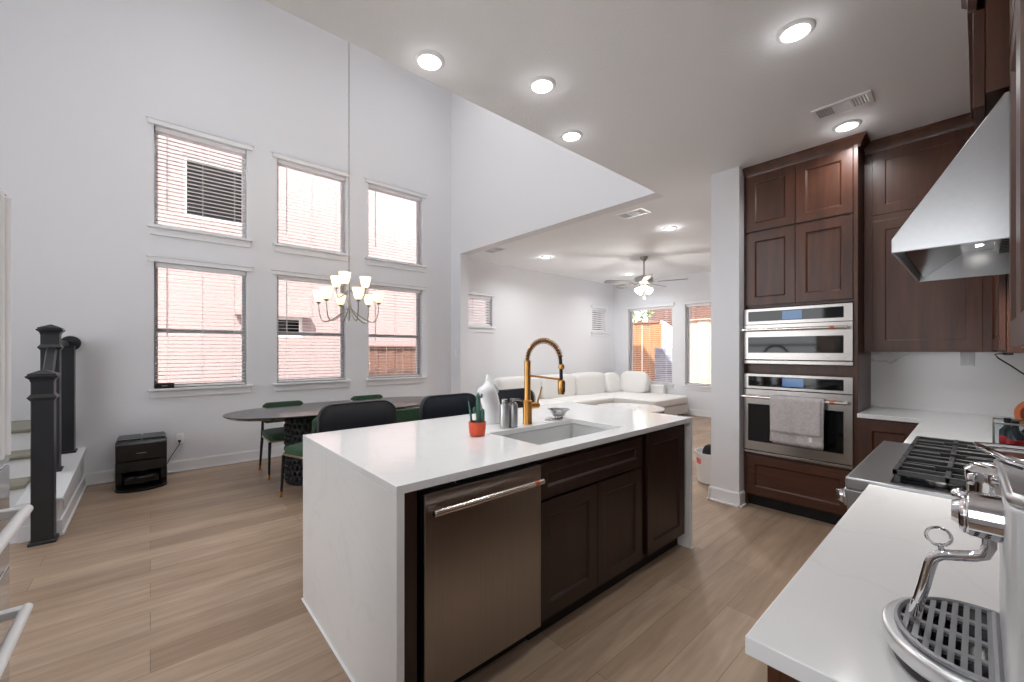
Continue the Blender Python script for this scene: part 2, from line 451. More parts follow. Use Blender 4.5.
# baseboards
def baseboard(name, poly_pts, label):
    mb = MB()
    for (x0, y0, x1, y1, nx, ny) in poly_pts:
        for th, h, zb in ((0.016, 0.118, 0), (0.011, 0.128, 0.118 - 0.001), (0.028, 0.018, 0)):
            z1 = h if zb == 0 else h
            mb.box(min(x0, x1, x0 + nx * th, x1 + nx * th), max(x0, x1, x0 + nx * th, x1 + nx * th),
                   min(y0, y1, y0 + ny * th, y1 + ny * th), max(y0, y1, y0 + ny * th, y1 + ny * th), zb, z1)
    return struct(mb, name, m_trim, label, 'baseboard', bev=0.003, smooth=0)
baseboard('baseboard_north', [(-0.5, YW, XH, YW, 0, -1), (XH, YW, XH, 5.797, -1, 0), (XH, 5.797, XH + 0.17, 5.797, 0, -1)], 'white baseboard along the dining window wall')
baseboard('baseboard_living', [(XH + 0.17, YL, XE, YL, 0, -1), (XE, 1.7, XE, YL, -1, 0)], 'white baseboard around the living room')
baseboard('baseboard_pier', [(3.93, 1.408, 3.93, 1.652, -1, 0), (3.904, 1.652, 4.6, 1.652, 0, 1), (3.904, 1.408, 4.03, 1.408, 0, -1)], 'white baseboard around the foot of the wall pier')

# ---------------------------------------------------------------- windows and blinds
WN = [0]
def window_n(x0, x1, z0, z1, y, label, rail=True, apron=True, sash=None):
    """window in a wall facing -Y at y"""
    WN[0] += 1
    root = bpy.data.objects.new('window_%d' % WN[0], None); COL.objects.link(root); root.location = ((x0 + x1) / 2, y, z0)
    tag(root, label, 'window', kind='structure')
    yi = y + 0.105
    fr = MB()
    w = 0.035
    for bx in ((x0, x0 + w, z0, z1), (x1 - w, x1, z0, z1), (x0, x1, z0, z0 + w), (x0, x1, z1 - w, z1)):
        fr.box(bx[0], bx[1], yi - 0.012, yi + 0.055, bx[2], bx[3])
    build(fr, 'frame', sash or m_sash, root, bev=0.003, smooth=0)
    if rail:
        zm = z0 + (z1 - z0) * 0.46
        build(MB().box(x0 + w, x1 - w, yi - 0.008, yi + 0.04, zm - 0.022, zm + 0.022), 'meeting_rail', m_sash, root, bev=0.003, smooth=0)
    build(MB().box(x0 + w, x1 - w, yi + 0.018, yi + 0.022, z0 + w, z1 - w), 'pane', m_glass, root, smooth=0)
    build(MB().box(x0 - 0.055, x1 + 0.055, y - 0.05, y + 0.10, z0 - 0.028, z0), 'sill', m_trim, root, bev=0.006, smooth=0)
    if apron: build(MB().box(x0 - 0.035, x1 + 0.035, y - 0.018, y, z0 - 0.105, z0 - 0.028), 'apron', m_trim, root, bev=0.004, smooth=0)
    build(MB().box(x0 - 0.055, x1 + 0.055, y - 0.03, y, z1, z1 + 0.062).box(x0 - 0.07, x1 + 0.07, y - 0.042, y, z1 + 0.05, z1 + 0.062), 'header_trim', m_trim, root, bev=0.003, smooth=0)
    return root

def blind_n(x0, x1, z0, z1, y, label, tilt=8, pitch=0.0445, group='white window blinds', wand=0.55, mat=None):
    mat = mat or m_slat
    root = thing('window_blind', label, 'blind', ((x0 + x1) / 2, y + 0.05, z1), group)
    a, b = x0 + 0.012, x1 - 0.012; yc = y + 0.048
    build(MB().box(a, b, yc - 0.028, yc + 0.028, z1 - 0.05, z1 - 0.002), 'headrail', mat, root, bev=0.003, smooth=0)
    sl = MB(); z = z1 - 0.075; ca, sa = math.cos(R(tilt)) * 0.024, math.sin(R(tilt)) * 0.024
    t = 0.0014
    while z > z0 + 0.035:
        sl.add([(a, yc - ca, z - sa - t), (b, yc - ca, z - sa - t), (b, yc + ca, z + sa - t), (a, yc + ca, z + sa - t),
                (a, yc - ca, z - sa + t), (b, yc - ca, z - sa + t), (b, yc + ca, z + sa + t), (a, yc + ca, z + sa + t)],
               [(0, 3, 2, 1), (4, 5, 6, 7), (0, 1, 5, 4), (1, 2, 6, 5), (2, 3, 7, 6), (3, 0, 4, 7)])
        z -= pitch
    build(sl, 'slats', mat, root, smooth=0)
    build(MB().box(a, b, yc - 0.026, yc + 0.026, z0 + 0.006, z0 + 0.028), 'bottom_rail', mat, root, bev=0.003, smooth=0)
    cd = MB(); L = b - a
    for fx in (0.13, 0.5, 0.87):
        for dy in (-0.026, 0.026):
            cd.box(a + L * fx - 0.0013, a + L * fx + 0.0013, yc + dy - 0.001, yc + dy + 0.001, z0 + 0.02, z1 - 0.04)
    build(cd, 'ladder_cords', mat, root, smooth=0)
    build(MB().cyl((a + 0.1, yc - 0.036, z1 - 0.06), (a + 0.1, yc - 0.036, z1 - 0.06 - wand * (z1 - z0)), 0.0045, n=8), 'tilt_wand', m_sash, root)
    return root

wl = ['left', 'middle', 'right']
for i, (a, b) in enumerate(WCOL):
    window_n(a, b, *UP, YW, 'upper %s window of the dining wall' % wl[i], rail=False, sash=m_trim)
    blind_n(a, b, *UP, YW, 'white slatted blind in the upper %s dining window' % wl[i], tilt=[4, 20, 20][i], wand=0.78)
for i, (a, b) in enumerate(WCOL):
    window_n(a, b, *LO, YW, 'lower %s window of the dining wall' % wl[i])
    blind_n(a, b, *LO, YW, 'white slatted blind in the lower %s dining window' % wl[i], tilt=[6, 6, 3][i], wand=0.55)
m_slat_dim = m_slat
for i, (a, b, c, d) in enumerate(SW):
    window_n(a, b, c, d, YL, ['small living room window near the dining opening', 'small living room window near the far corner'][i], rail=False)
    blind_n(a, b, c, d, YL, ['closed white blind on the small window near the dining opening', 'closed white blind on the small window near the far corner'][i], tilt=48, pitch=0.05, wand=0.6)

def to_east(root, y0):
    """turn a window or blind built along X (facing -Y) so that it faces -X in the east wall"""
    for o in [root]:
        o.rotation_euler = (0, 0, R(-90))
for i, (a, b, c, d) in enumerate(EW):
    L = b - a
    r = window_n(-L / 2, L / 2, c, d, 0, ['far living room window on the left, above the chaise', 'far living room window on the right, beside the pier'][i], rail=False)
    r.rotation_euler = (0, 0, R(-90)); r.location = (XE, (a + b) / 2, c)
    r = blind_n(-L / 2, L / 2, c, d, 0, ['open white blind in the left far living room window', 'open white blind in the right far living room window'][i], tilt=1, wand=0.5)
    r.rotation_euler = (0, 0, R(-90)); r.location = (XE + 0.05, (a + b) / 2, d)
# unseen stair hall windows: lower one inferred, upper one added for more daylight
for i, (a, b, c, d) in enumerate(WWH):
    L = b - a
    r = window_n(-L / 2, L / 2, c, d, 0, ['wide lower window of the stair hall', 'unseen wide upper window added to the stair hall for daylight'][i])
    r.rotation_euler = (0, 0, R(90)); r.location = (WX, (a + b) / 2, c)
L = 1.0
r = window_n(-0.5, 0.5, 0.95, 2.4, 0, 'unseen kitchen window added behind the photographer for daylight'); r.rotation_euler = (0, 0, R(90)); r.location = (-1.09, 0.25, 0.95)  # unseen window, added to let daylight into the kitchen
for (a, b) in WCOL:
    portal('daylight', ((a + b) / 2, YW + 0.2, (LO[0] + LO[1]) / 2), (R(-90), 0, 0), b - a, LO[1] - LO[0])
    portal('daylight', ((a + b) / 2, YW + 0.2, (UP[0] + UP[1]) / 2), (R(-90), 0, 0), b - a, UP[1] - UP[0])
for (a, b, c, d) in EW:
    portal('daylight', (XE + 0.2, (a + b) / 2, (c + d) / 2), (R(90), 0, R(90)), b - a, d - c)
for (a, b, c, d) in WWH:
    portal('daylight', (WX - 0.2, (a + b) / 2, (c + d) / 2), (R(90), 0, R(-90)), b - a, d - c)
portal('daylight', (-1.28, 0.25, 1.67), (R(90), 0, R(-90)), 1.0, 1.45)

# ---------------------------------------------------------------- lamps in the ceilings
def downlight(x, y, z, label, watts, size=0.085, color=(0.96, 0.98, 1.0), group='recessed ceiling lamps'):
    t = thing('recessed_downlight', label, 'ceiling lamp', (x, y, z), group)
    build(MB().lathe([(size - 0.022, -0.012), (size - 0.014, -0.012), (size, -0.002), (size, 0.002), (size - 0.022, 0.002)], (x, y, z), 32, caps=False), 'trim_ring', m_plastic_w, t)
    build(MB().lathe([(0.0005, -0.016), (size - 0.045, -0.014), (size - 0.026, -0.010), (size - 0.022, -0.004), (size - 0.022, 0.0), (0.0005, 0.0)], (x, y, z), 32), 'lens', m_lens, t)
    point_light('lamp_glow', (x, y, z - 0.05), 0.03, watts * 0.09, color, t)
    area_light('lamp_light', (x, y, z - 0.018), (size - 0.02) * 2, watts, color, t)
    return t
for x, y, lab in [(1.184, 2.05, 'recessed lamp nearest the chandelier chain at the ceiling edge'), (1.814, 1.78, 'recessed lamp over the sink side of the island'),
                  (2.409, 2.05, 'recessed lamp at the far end of the island near the ceiling edge'), (2.483, 0.621, 'recessed lamp in front of the range hood'),
                  (3.808, 0.634, 'recessed lamp just above the oven tower, beside the ceiling vent'), (5.21, 5.016, 'recessed lamp above the sofa'),
                  (5.221, 2.73, 'recessed lamp in the living room close to the pier'), (7.708, 4.957, 'recessed lamp behind the ceiling fan')]:
    downlight(x, y, ZC, lab, LAMP_W * (4.2 if x > 5 else (1.5 if y < 1 else 1)))
# unseen lamps: more behind the photographer, others added to light the two-storey room
downlight(-0.55, 2.05, ZC, 'recessed lamp over the front of the refrigerator', LAMP_W)
downlight(0.35, 0.62, ZC, 'recessed lamp over the near counter end', LAMP_W)
for x, y, lab in [(0.2, 3.0, 'unseen high lamp added to light the dining room, near left'), (2.9, 3.0, 'unseen high lamp added to light the dining room, near right'),
                  (0.2, 4.5, 'unseen high lamp added to light the dining room, far left'), (2.9, 4.5, 'unseen high lamp added to light the dining room, far right'), (-2.0, 4.2, 'unseen high lamp added to light the stair')]:
    downlight(x, y, ZH, lab, HIGH_LAMP_W, size=0.1)

def vent(x0, x1, y0, y1, z, label):
    t = thing('ceiling_vent', label, 'ceiling vent', ((x0 + x1) / 2, (y0 + y1) / 2, z), 'white ceiling air vents')
    fr = MB(); w = 0.022
    fr.box(x0, x0 + w, y0, y1, z - 0.008, z + 0.001); fr.box(x1 - w, x1, y0, y1, z - 0.008, z + 0.001)
    fr.box(x0 + w, x1 - w, y0, y0 + w, z - 0.008, z + 0.001); fr.box(x0 + w, x1 - w, y1 - w, y1, z - 0.008, z + 0.001)
    ys = [y0 + w + (y1 - y0 - 2 * w) * k / 3 for k in range(4)]
    for k in (1, 2): fr.box(x0 + w, x1 - w, ys[k] - 0.004, ys[k] + 0.004, z - 0.007, z + 0.001)
    build(fr, 'frame', m_plastic_w, t, smooth=0)
    lv = MB()
    for k in (0, 2):
        n = 6
        for j in range(n):
            yy = ys[k] + (ys[k + 1] - ys[k]) * (j + 0.5) / n
            s = 1 if k == 0 else -1
            lv.add([(x0 + w, yy - 0.006, z - 0.006), (x1 - w, yy - 0.006, z - 0.006), (x1 - w, yy + 0.006 * s * 0.6, z + 0.0), (x0 + w, yy + 0.006 * s * 0.6, z + 0.0),
                    (x0 + w, yy - 0.004, z - 0.006), (x1 - w, yy - 0.004, z - 0.006), (x1 - w, yy + 0.006 * s * 0.6 + 0.002, z + 0.0), (x0 + w, yy + 0.006 * s * 0.6 + 0.002, z + 0.0)],
                   [(0, 1, 2, 3), (4, 5, 6, 7), (0, 1, 5, 4), (2, 3, 7, 6)])
    n = 9
    for j in range(n):
        xx = x0 + w + (x1 - x0 - 2 * w) * (j + 0.5) / n
        lv.box(xx - 0.004, xx + 0.002, ys[1], ys[2], z - 0.006, z)
    build(lv, 'louvres', m_plastic_w, t, smooth=0)
    build(MB().box(x0 + w, x1 - w, y0 + w, y1 - w, z - 0.001, z + 0.0005), 'duct_shadow', m_sash, t, smooth=0, label='grey sheet standing for the shade of the duct behind the louvres')  # flat grey sheet gives the duct's shade behind the louvres
vent(3.395, 3.572, 0.448, 0.76, ZC, 'white ceiling vent beside the lamp above the oven tower')
vent(4.222, 4.44, 2.55, 2.906, ZC, 'white ceiling vent just inside the living room, near the tip of the upper wall')
vent(4.12, 4.325, 5.05, 5.39, ZC, 'white ceiling vent above the small window by the opening')

# ---------------------------------------------------------------- chandelier
CX, CY = 1.745, 4.87
ch = thing('chandelier', 'two-tier nickel chandelier with lit frosted cup shades over the dining table', 'chandelier', (CX, CY, ZH))
build(MB().lathe([(0.001, -0.03), (0.05, -0.03), (0.065, -0.005), (0.065, 0.0), (0.001, 0.0)], (CX, CY, ZH)), 'canopy', m_nickel, ch)
cm = MB(); z = ZH - 0.03; k = 0
while z > 2.34:
    ax = Vector((1, 0, 0)) if k % 2 else Vector((0, 1, 0))
    pts = [Vector((CX, CY, z - 0.024)) + ax * (0.009 * math.cos(2 * PI * j / 10)) + Vector((0, 0, 0.026 * math.sin(2 * PI * j / 10))) for j in range(10)]
    cm.tube(pts, 0.003, 5, closed=True); z -= 0.043; k += 1
build(cm, 'chain', m_nickel, ch)
build(MB().lathe([(0.004, 2.36), (0.01, 2.33), (0.006, 2.29), (0.018, 2.24), (0.012, 2.19), (0.012, 2.0), (0.02, 1.97), (0.026, 1.94), (0.03, 1.90), (0.02, 1.86), (0.012, 1.82), (0.016, 1.78), (0.006, 1.74), (0.001, 1.73)], (CX, CY, 0)), 'stem', m_nickel, ch)
def chand_arm(ang, rad, zb, zs, low):
    d = Vector((math.cos(ang), math.sin(ang), 0)); c = Vector((CX, CY, 0))
    pts = []
    for i in range(15):
        t = i / 14
        r_ = 0.015 + (rad - 0.015) * (1 - math.cos(t * PI / 2 * 1.0)) if False else 0.015 + (rad - 0.015) * (math.sin(t * PI / 2) ** 1.15)
        zz = zs + (zb - zs) * math.sin(min(1, t / 0.62) * PI / 2) if t < 0.62 else zb + (low - zb) * ((t - 0.62) / 0.38) ** 1.8
        pts.append(c + d * r_ + Vector((0, 0, zz)))
    a = build(MB().tube(pts, 0.0065, 8), 'arm', m_nickel, ch)
    e = pts[-1]
    build(MB().lathe([(0.004, -0.012), (0.02, -0.006), (0.026, 0.008), (0.022, 0.018)], e), 'cup', m_nickel, a)
    sh = build(MB().lathe([(0.026, 0.012), (0.043, 0.03), (0.054, 0.075), (0.064, 0.132), (0.067, 0.14), (0.063, 0.14), (0.05, 0.075), (0.037, 0.033), (0.02, 0.018)], e, 24, caps=False), 'shade', m_shade, a)
    point_light('bulb_light', e + Vector((0, 0, 0.085)), 0.02, BULB_W, (1, 0.82, 0.6), sh)
    build(MB().sell(e + Vector((0, 0, 0.055)), (0.014, 0.014, 0.026), 1, 1, 12, 8), 'bulb', m_bulbglow, sh)
for k in range(6): chand_arm(R(-41 + 8 + 60 * k), 0.335, 1.725, 1.90, 1.945)
for k in range(3): chand_arm(R(-41 - 90 + 8 + 120 * k), 0.19, 2.02, 2.10, 2.13)

# ---------------------------------------------------------------- ceiling fan
FX, FY = 6.5, 3.88
cf = thing('ceiling_fan', 'brushed nickel ceiling fan with grey blades and lit glass shades', 'ceiling fan', (FX, FY, ZC))
build(MB().lathe([(0.02, -0.075), (0.05, -0.05), (0.07, -0.01), (0.07, 0.0), (0.001, 0.0)], (FX, FY, ZC)), 'canopy', m_nickel, cf)
build(MB().cyl((FX, FY, 2.68), (FX, FY, ZC - 0.05), 0.014), 'downrod', m_nickel, cf)
build(MB().lathe([(0.02, 2.72), (0.06, 2.70), (0.14, 2.68), (0.155, 2.66), (0.155, 2.60), (0.13, 2.57), (0.09, 2.55), (0.08, 2.52), (0.05, 2.50), (0.001, 2.50)], (FX, FY, 0)), 'motor_housing', m_nickel, cf)
th0 = R(-41.358)
for k in range(5):
    ang = th0 + R(-30 + 72 * k); d = Vector((math.cos(ang), math.sin(ang), 0)); n = Vector((-d.y, d.x, 0))
    pl = [(0.24, -0.05), (0.30, -0.062), (0.64, -0.072), (0.70, -0.06), (0.72, 0.0), (0.70, 0.06), (0.64, 0.072), (0.30, 0.062), (0.24, 0.05)]
    mb = MB().prism(pl, -0.004, 0.004)
    M = Matrix(((d.x, n.x, 0, FX), (d.y, n.y, 0, FY), (0, 0, 1, 2.585), (0, 0, 0, 1))) @ Matrix.Rotation(R(13), 4, 'X')
    mb.xf(M); bl = build(mb, 'blade', m_blade, cf, bev=0.002)
    ir = MB().box(0.10, 0.30, -0.018, 0.018, -0.008, -0.003).xf(M); build(ir, 'blade_iron', m_nickel, bl, smooth=0)
for k in range(4):
    ang = th0 + R(-90 + 90 * k + 20); d = Vector((math.cos(ang), math.sin(ang), 0))
    q = (d * 0.75 + Vector((0, 0, -0.66))).to_track_quat('Z', 'Y').to_matrix()
    c = Vector((FX, FY, 2.50)) + d * 0.05
    sh = build(MB().lathe([(0.018, 0), (0.03, 0.02), (0.045, 0.06), (0.058, 0.105), (0.062, 0.115), (0.056, 0.112), (0.04, 0.06), (0.02, 0.02)], c, 20, q, caps=False), 'lamp_shade', m_fanshade, cf)
    build(MB().sell(c + q @ Vector((0, 0, 0.07)), (0.026, 0.026, 0.03), 1, 1, 12, 8), 'bulb', m_bulbglow, sh)
point_light('fan_light', (FX, FY, 2.30), 0.12, 22, (1, 0.97, 0.94), cf)
for dx in (-0.03, 0.035):
    build(MB().cyl((FX + dx, FY, 2.30), (FX + dx, FY, 2.51), 0.0025, n=6).sell((FX + dx, FY, 2.295), (0.006, 0.006, 0.012), 1, 1, 8, 6), 'pull_chain', m_nickel, cf)

# ---------------------------------------------------------------- stairs and newels
st = bpy.data.objects.new('staircase', None); COL.objects.link(st); st.location = (-1.2, 4.6, 0)
tag(st, 'short white flight of stairs with greyish wood treads beside the newels', 'stairs', kind='structure')
SX0, SX1 = -1.75, -0.72
for k in range(4):
    y0 = 4.60 + 0.27 * k; zt = 0.18 * (k + 1)
    build(MB().box(SX0, SX1, y0, YW, zt - 0.18, zt - 0.028), 'riser', m_trim, st, smooth=0)
    build(MB().box(SX0, SX1, y0 - 0.028, (y0 + 0.28) if k < 3 else YW, zt - 0.028, zt), 'tread', m_tread, st, bev=0.008)
mb = MB().prism([(4.59, 0), (YW, 0), (YW, 0.375), (4.59, 0.26)], SX1, -0.515, 'x')
o = build(mb, 'stair_curb', m_trim, st, smooth=0)
build(MB().prism([(4.57, 0.255), (4.57, 0.283), (YW, 0.398), (YW, 0.37)], SX1 - 0.01, -0.495, 'x'), 'curb_cap', m_trim, o, bev=0.004)
build(MB().box(-0.515, -0.499, 4.575, YW, 0, 0.115).box(-0.515, -0.488, 4.57, YW, 0, 0.018).box(-0.72, -0.499, 4.574, 4.59, 0, 0.115), 'curb_baseboard', m_trim, o, bev=0.003)
build(MB().prism([(4.75, 0.14), (5.95, 0.14), (5.95, 0.33), (4.75, 0.24)], -0.512, -0.507, 'x'), 'curb_panel', m_trim, o, smooth=0)

def newel(x, y, z0, z1, label, name='newel_post', plain=False):
    t = thing(name, label, 'newel post', (x, y, z0), 'charcoal stair newels')
    h = 0.056
    build(MB().box(x - h, x + h, y - h, y + h, z0 + 0.02, z1 - 0.06), 'shaft', m_newel, t, bev=0.004)
    build(MB().box(x - h - 0.014, x + h + 0.014, y - h - 0.014, y + h + 0.014, z0, z0 + 0.022), 'foot', m_newel, t, bev=0.004)
    for zc in (() if plain else (z1 - 0.20,)):
        w = h
        build(MB().lathe([(w * 1.414, -0.025), (w * 1.414 + 0.012, -0.012), (w * 1.414 + 0.024, 0), (w * 1.414 + 0.012, 0.012), (w * 1.414, 0.025)], (x, y, zc), 4, Matrix.Rotation(R(45), 3, 'Z')), 'collar', m_newel, t, smooth=20)
    if plain: return t
    w = h * 1.414
    build(MB().lathe([(w, -0.09), (w + 0.008, -0.07), (w + 0.03, -0.055), (w + 0.034, -0.045), (w + 0.02, -0.04), (w + 0.02, -0.03), (0.01, 0.0)], (x, y, z1), 4, Matrix.Rotation(R(45), 3, 'Z')), 'cap', m_newel, t, smooth=20)
    return t
newel(-0.583, 4.50, 0, 1.255, 'tall charcoal newel post standing on the floor at the foot of the stairs')
newel(-0.652, 5.36, 0.335, 1.62, 'charcoal newel post on the curb behind the front newel')
t = newel(-0.62, 5.95, 0.385, 1.50, 'slim charcoal post at the wall end of the stair curb', plain=True)
t = thing('handrail', 'dark handrail sloping between the two front newels', 'handrail', (-0.583, 4.9, 1.2))
prof = [(-0.028, -0.03), (0.028, -0.03), (0.034, 0.0), (0.022, 0.026), (-0.022, 0.026), (-0.034, 0.0)]
def rail(p0, p1, name, par):
    p0, p1 = Vector(p0), Vector(p1); d = (p1 - p0).normalized(); s = Vector((1, 0, 0)); u = s.cross(d)
    if u.z < 0: u = -u
    mb = MB(); vs = [p0 + s * a + u * b for a, b in prof] + [p1 + s * a + u * b for a, b in prof]
    n = len(prof); mb.add(vs, [tuple(range(n)), tuple(range(n, 2 * n))] + [(i, (i + 1) % n, n + (i + 1) % n, n + i) for i in range(n)])
    return build(mb, name, m_newel, par)
rail((-0.583, 4.56, 1.09), (-0.64, 5.30, 1.40), 'rail', t)
t = thing('wall_handrail', 'dark handrail from the second newel to a round rosette on the wall', 'handrail', (-0.54, 5.7, 1.47))
rail((-0.655, 5.43, 1.465), (-0.645, YW - 0.03, 1.465), 'rail', t)
build(MB().cyl((-0.605, YW - 0.03, 1.465), (-0.605, YW - 0.001, 1.465), 0.075, n=28), 'rosette', m_newel, t, bev=0.006)

# ---------------------------------------------------------------- robot vacuum dock, outlet, sensor
t = thing('robot_vacuum_dock', 'black robot vacuum dock standing on the floor under the left windows', 'vacuum dock', (-0.065, 5.8, 0))
x0, x1, yf, yb = -0.262, 0.132, 5.64, 6.045
build(MB().prism([(yf + 0.012, 0.27), (yf + 0.004, 0.44), (yf + 0.03, 0.475), (yb, 0.475), (yb, 0.27)], x0, x1, 'x'), 'tank_housing', m_plastic_b, t, bev=0.012)
build(MB().box(x0, x1, yf + 0.03, yb, 0.16, 0.268), 'dust_panel', m_plastic_b, t, bev=0.006)
build(MB().box(x0, x0 + 0.05, yf + 0.03, yb, 0.0, 0.165).box(x1 - 0.05, x1, yf + 0.03, yb, 0.0, 0.165).box(x0, x1, 5.95, yb, 0.0, 0.165), 'cleaning_bay', m_plastic_b2, t, bev=0.004)
pl = [(x0, yb), (x0, 5.58)] + [((x0 + x1) / 2 + 0.197 * math.cos(a), 5.60 + 0.14 * math.sin(a)) for a in [PI + PI * i / 12 for i in range(1, 12)]] + [(x1, 5.58), (x1, yb)]
build(MB().prism(pl, 0.0, 0.028), 'ramp_base', m_plastic_b2, t, bev=0.004)
for s in (0, 1):
    a = x0 + 0.012 + s * 0.19
    build(MB().box(a, a + 0.178, yf + 0.06, yb - 0.02, 0.475, 0.488), 'tank_lid', m_plastic_b, t, bev=0.005)
build(MB().box(-0.105, -0.03, yf - 0.002, yf + 0.006, 0.345, 0.352), 'maker_mark', m_nickel, t, smooth=0, label='small grey word mark, too small to read')
t = thing('robot_vacuum', 'round black robot vacuum parked in the dock', 'robot vacuum', (-0.065, 5.74, 0.03))
build(MB().lathe([(0.001, 0.032), (0.15, 0.032), (0.168, 0.045), (0.168, 0.105), (0.155, 0.118), (0.001, 0.12)], (-0.065, 5.76, 0), 40), 'body', m_plastic_b2, t)
build(MB().lathe([(0.05, 0.118), (0.05, 0.132), (0.044, 0.138), (0.001, 0.138)], (-0.065, 5.79, 0), 28), 'turret', m_plastic_b, t)

def outlet(x, y, z, face, label):
    t = thing('wall_outlet', label, 'outlet', (x, y, z))
    if face == 'y':
        build(MB().box(x - 0.036, x + 0.036, y - 0.006, y, z - 0.058, z + 0.058), 'cover_plate', m_plastic_w, t, bev=0.003)
        for dz in (-0.024, 0.024):
            so = build(MB().box(x - 0.017, x + 0.017, y - 0.009, y - 0.005, z + dz - 0.015, z + dz + 0.015), 'socket', m_plastic_w, t, bev=0.003)
            build(MB().box(x - 0.009, x - 0.006, y - 0.0098, y - 0.008, z + dz - 0.006, z + dz + 0.007).box(x + 0.006, x + 0.009, y - 0.0098, y - 0.008, z + dz - 0.006, z + dz + 0.007), 'slots', m_blackm, so, smooth=0)
    else:
        build(MB().box(x - 0.006, x, y - 0.036, y + 0.036, z - 0.058, z + 0.058), 'cover_plate', m_plastic_w, t, bev=0.003)
        for dz in (-0.024, 0.024):
            build(MB().box(x - 0.009, x - 0.005, y - 0.017, y + 0.017, z + dz - 0.015, z + dz + 0.015), 'socket', m_plastic_w, t, bev=0.003)
    return t
outlet(0.256, YW, 0.378, 'y', 'white wall outlet above the baseboard, right of the vacuum dock')
t = tag(build(MB().tube([(0.25, 6.055, 0.352), (0.25, 6.045, 0.32), (0.21, 6.05, 0.25), (0.16, 6.05, 0.16), (0.145, 6.03, 0.12)], 0.004, 8), 'power_cord', m_blackm), 'thin dark cord from the wall outlet down to the vacuum dock', 'power cord')
build(MB().box(0.238, 0.262, 6.05, YW - 0.01, 0.342, 0.364), 'plug', m_blackm, t, bev=0.003)
t = thing('alarm_box', 'small black box standing on the sill of the lower left window', 'gadget', (0.12, 6.07, LO[0]))
build(MB().box(0.035, 0.205, 6.045, 6.095, LO[0], LO[0] + 0.062), 'case', m_plastic_b, t, bev=0.008)
build(MB().box(0.095, 0.145, 6.0435, 6.046, LO[0] + 0.025, LO[0] + 0.036), 'indicator', m_nickel, t, smooth=0)
t = thing('light_switch', 'white light switch on the jamb beside the living room opening', 'switch', (XH, 5.93, 1.347))
build(MB().box(XH - 0.006, XH, 5.905, 5.955, 1.29, 1.405), 'cover_plate', m_plastic_w, t, bev=0.003)
build(MB().box(XH - 0.010, XH - 0.005, 5.918, 5.942, 1.315, 1.38), 'rocker', m_plastic_w, t, bev=0.003)

# ---------------------------------------------------------------- dining table, chairs, stools
TX, TY = 1.75, 4.87
def sup(a, b, e, n=64):
    out = []
    for i in range(n):
        t_ = 2 * PI * i / n; c, s = math.cos(t_), math.sin(t_)
        out.append((TX + a * math.copysign(abs(c) ** (2 / e), c), TY + b * math.copysign(abs(s) ** (2 / e), s)))
    return out
t = thing('dining_table', 'long oval black stone dining table on beaded drum pedestals', 'dining table', (TX, TY, 0))
mb = MB()
A, B_, Cc, D_ = sup(1.22, 0.545, 2.4), sup(1.215, 0.54, 2.4), sup(1.17, 0.50, 2.4), sup(1.10, 0.44, 2.4)
vs = [(*p, 0.742) for p in A] + [(*p, 0.75) for p in B_] + [(*p, 0.715) for p in Cc] + [(*p, 0.705) for p in D_]
n = 64
fs = [(i, (i + 1) % n, n + (i + 1) % n, n + i) for i in range(n)] + [(2 * n + i, 2 * n + (i + 1) % n, (i + 1) % n, i) for i in range(n)] + [(3 * n + i, 3 * n + (i + 1) % n, 2 * n + (i + 1) % n, 2 * n + i) for i in range(n)]
fs += [tuple(range(n, 2 * n)), tuple(range(3 * n, 4 * n))[::-1]]
build(mb.add(vs, fs), 'tabletop', m_table, t)
for dx in (-0.46, 0.46):
    p = build(MB().lathe([(0.22, 0.0), (0.23, 0.02), (0.215, 0.1), (0.215, 0.69), (0.24, 0.706), (0.001, 0.706)], (TX + dx, TY - 0.08, 0), 40), 'pedestal', m_pedestal, t)
    bd = MB()
    for row in range(11):
        for k in range(26):
            a = 2 * PI * (k + 0.5 * (row % 2)) / 26
            bd.sell((TX + dx + 0.218 * math.cos(a), TY - 0.08 + 0.218 * math.sin(a), 0.06 + row * 0.06), (0.024, 0.024, 0.027), 1, 1, 8, 6)
    o = build(bd, 'beading', m_pedestal, p); o['kind'] = 'stuff'

def curved_pad(w, h, th, bow, cz, y0, rr=0.06, n=16):
    """upholstered back panel, rounded rectangle in XZ, bowed in Y"""
    mb = MB(); pts = []
    for (cx_, cz_, a0) in ((w / 2 - rr, h / 2 - rr, 0), (-w / 2 + rr, h / 2 - rr, 90), (-w / 2 + rr, -h / 2 + rr, 180), (w / 2 - rr, -h / 2 + rr, 270)):
        for i in range(7):
            a = R(a0 + 15 * i); pts.append((cx_ + rr * math.cos(a), cz_ + rr * math.sin(a)))
    m = len(pts); vs = []
    def yb(x): return bow * (1 - (2 * x / w) ** 2)
    lay = [(0.94, -th * 0.5), (0.985, -th * 0.38), (1.0, 0.0), (0.985, th * 0.38), (0.94, th * 0.5)]
    for s, dy in lay:
        for (x, z) in pts:
            vs.append((x * s, y0 + yb(x * s) + dy, cz + z * s))
    fs = []
    for i in range(len(lay) - 1):
        for k in range(m): fs.append((i * m + k, i * m + (k + 1) % m, (i + 1) * m + (k + 1) % m, (i + 1) * m + k))
    # caps as strips across so that the bow is kept
    for li in (0, len(lay) - 1):
        half = m // 2
        for i in range(half - 1):
            fs.append((li * m + (i + 7 + 21) % m if False else li * m + i, li * m + i + 1, li * m + (m - 2 - i) % m, li * m + (m - 1 - i) % m))
    mb.add(vs, fs); return mb

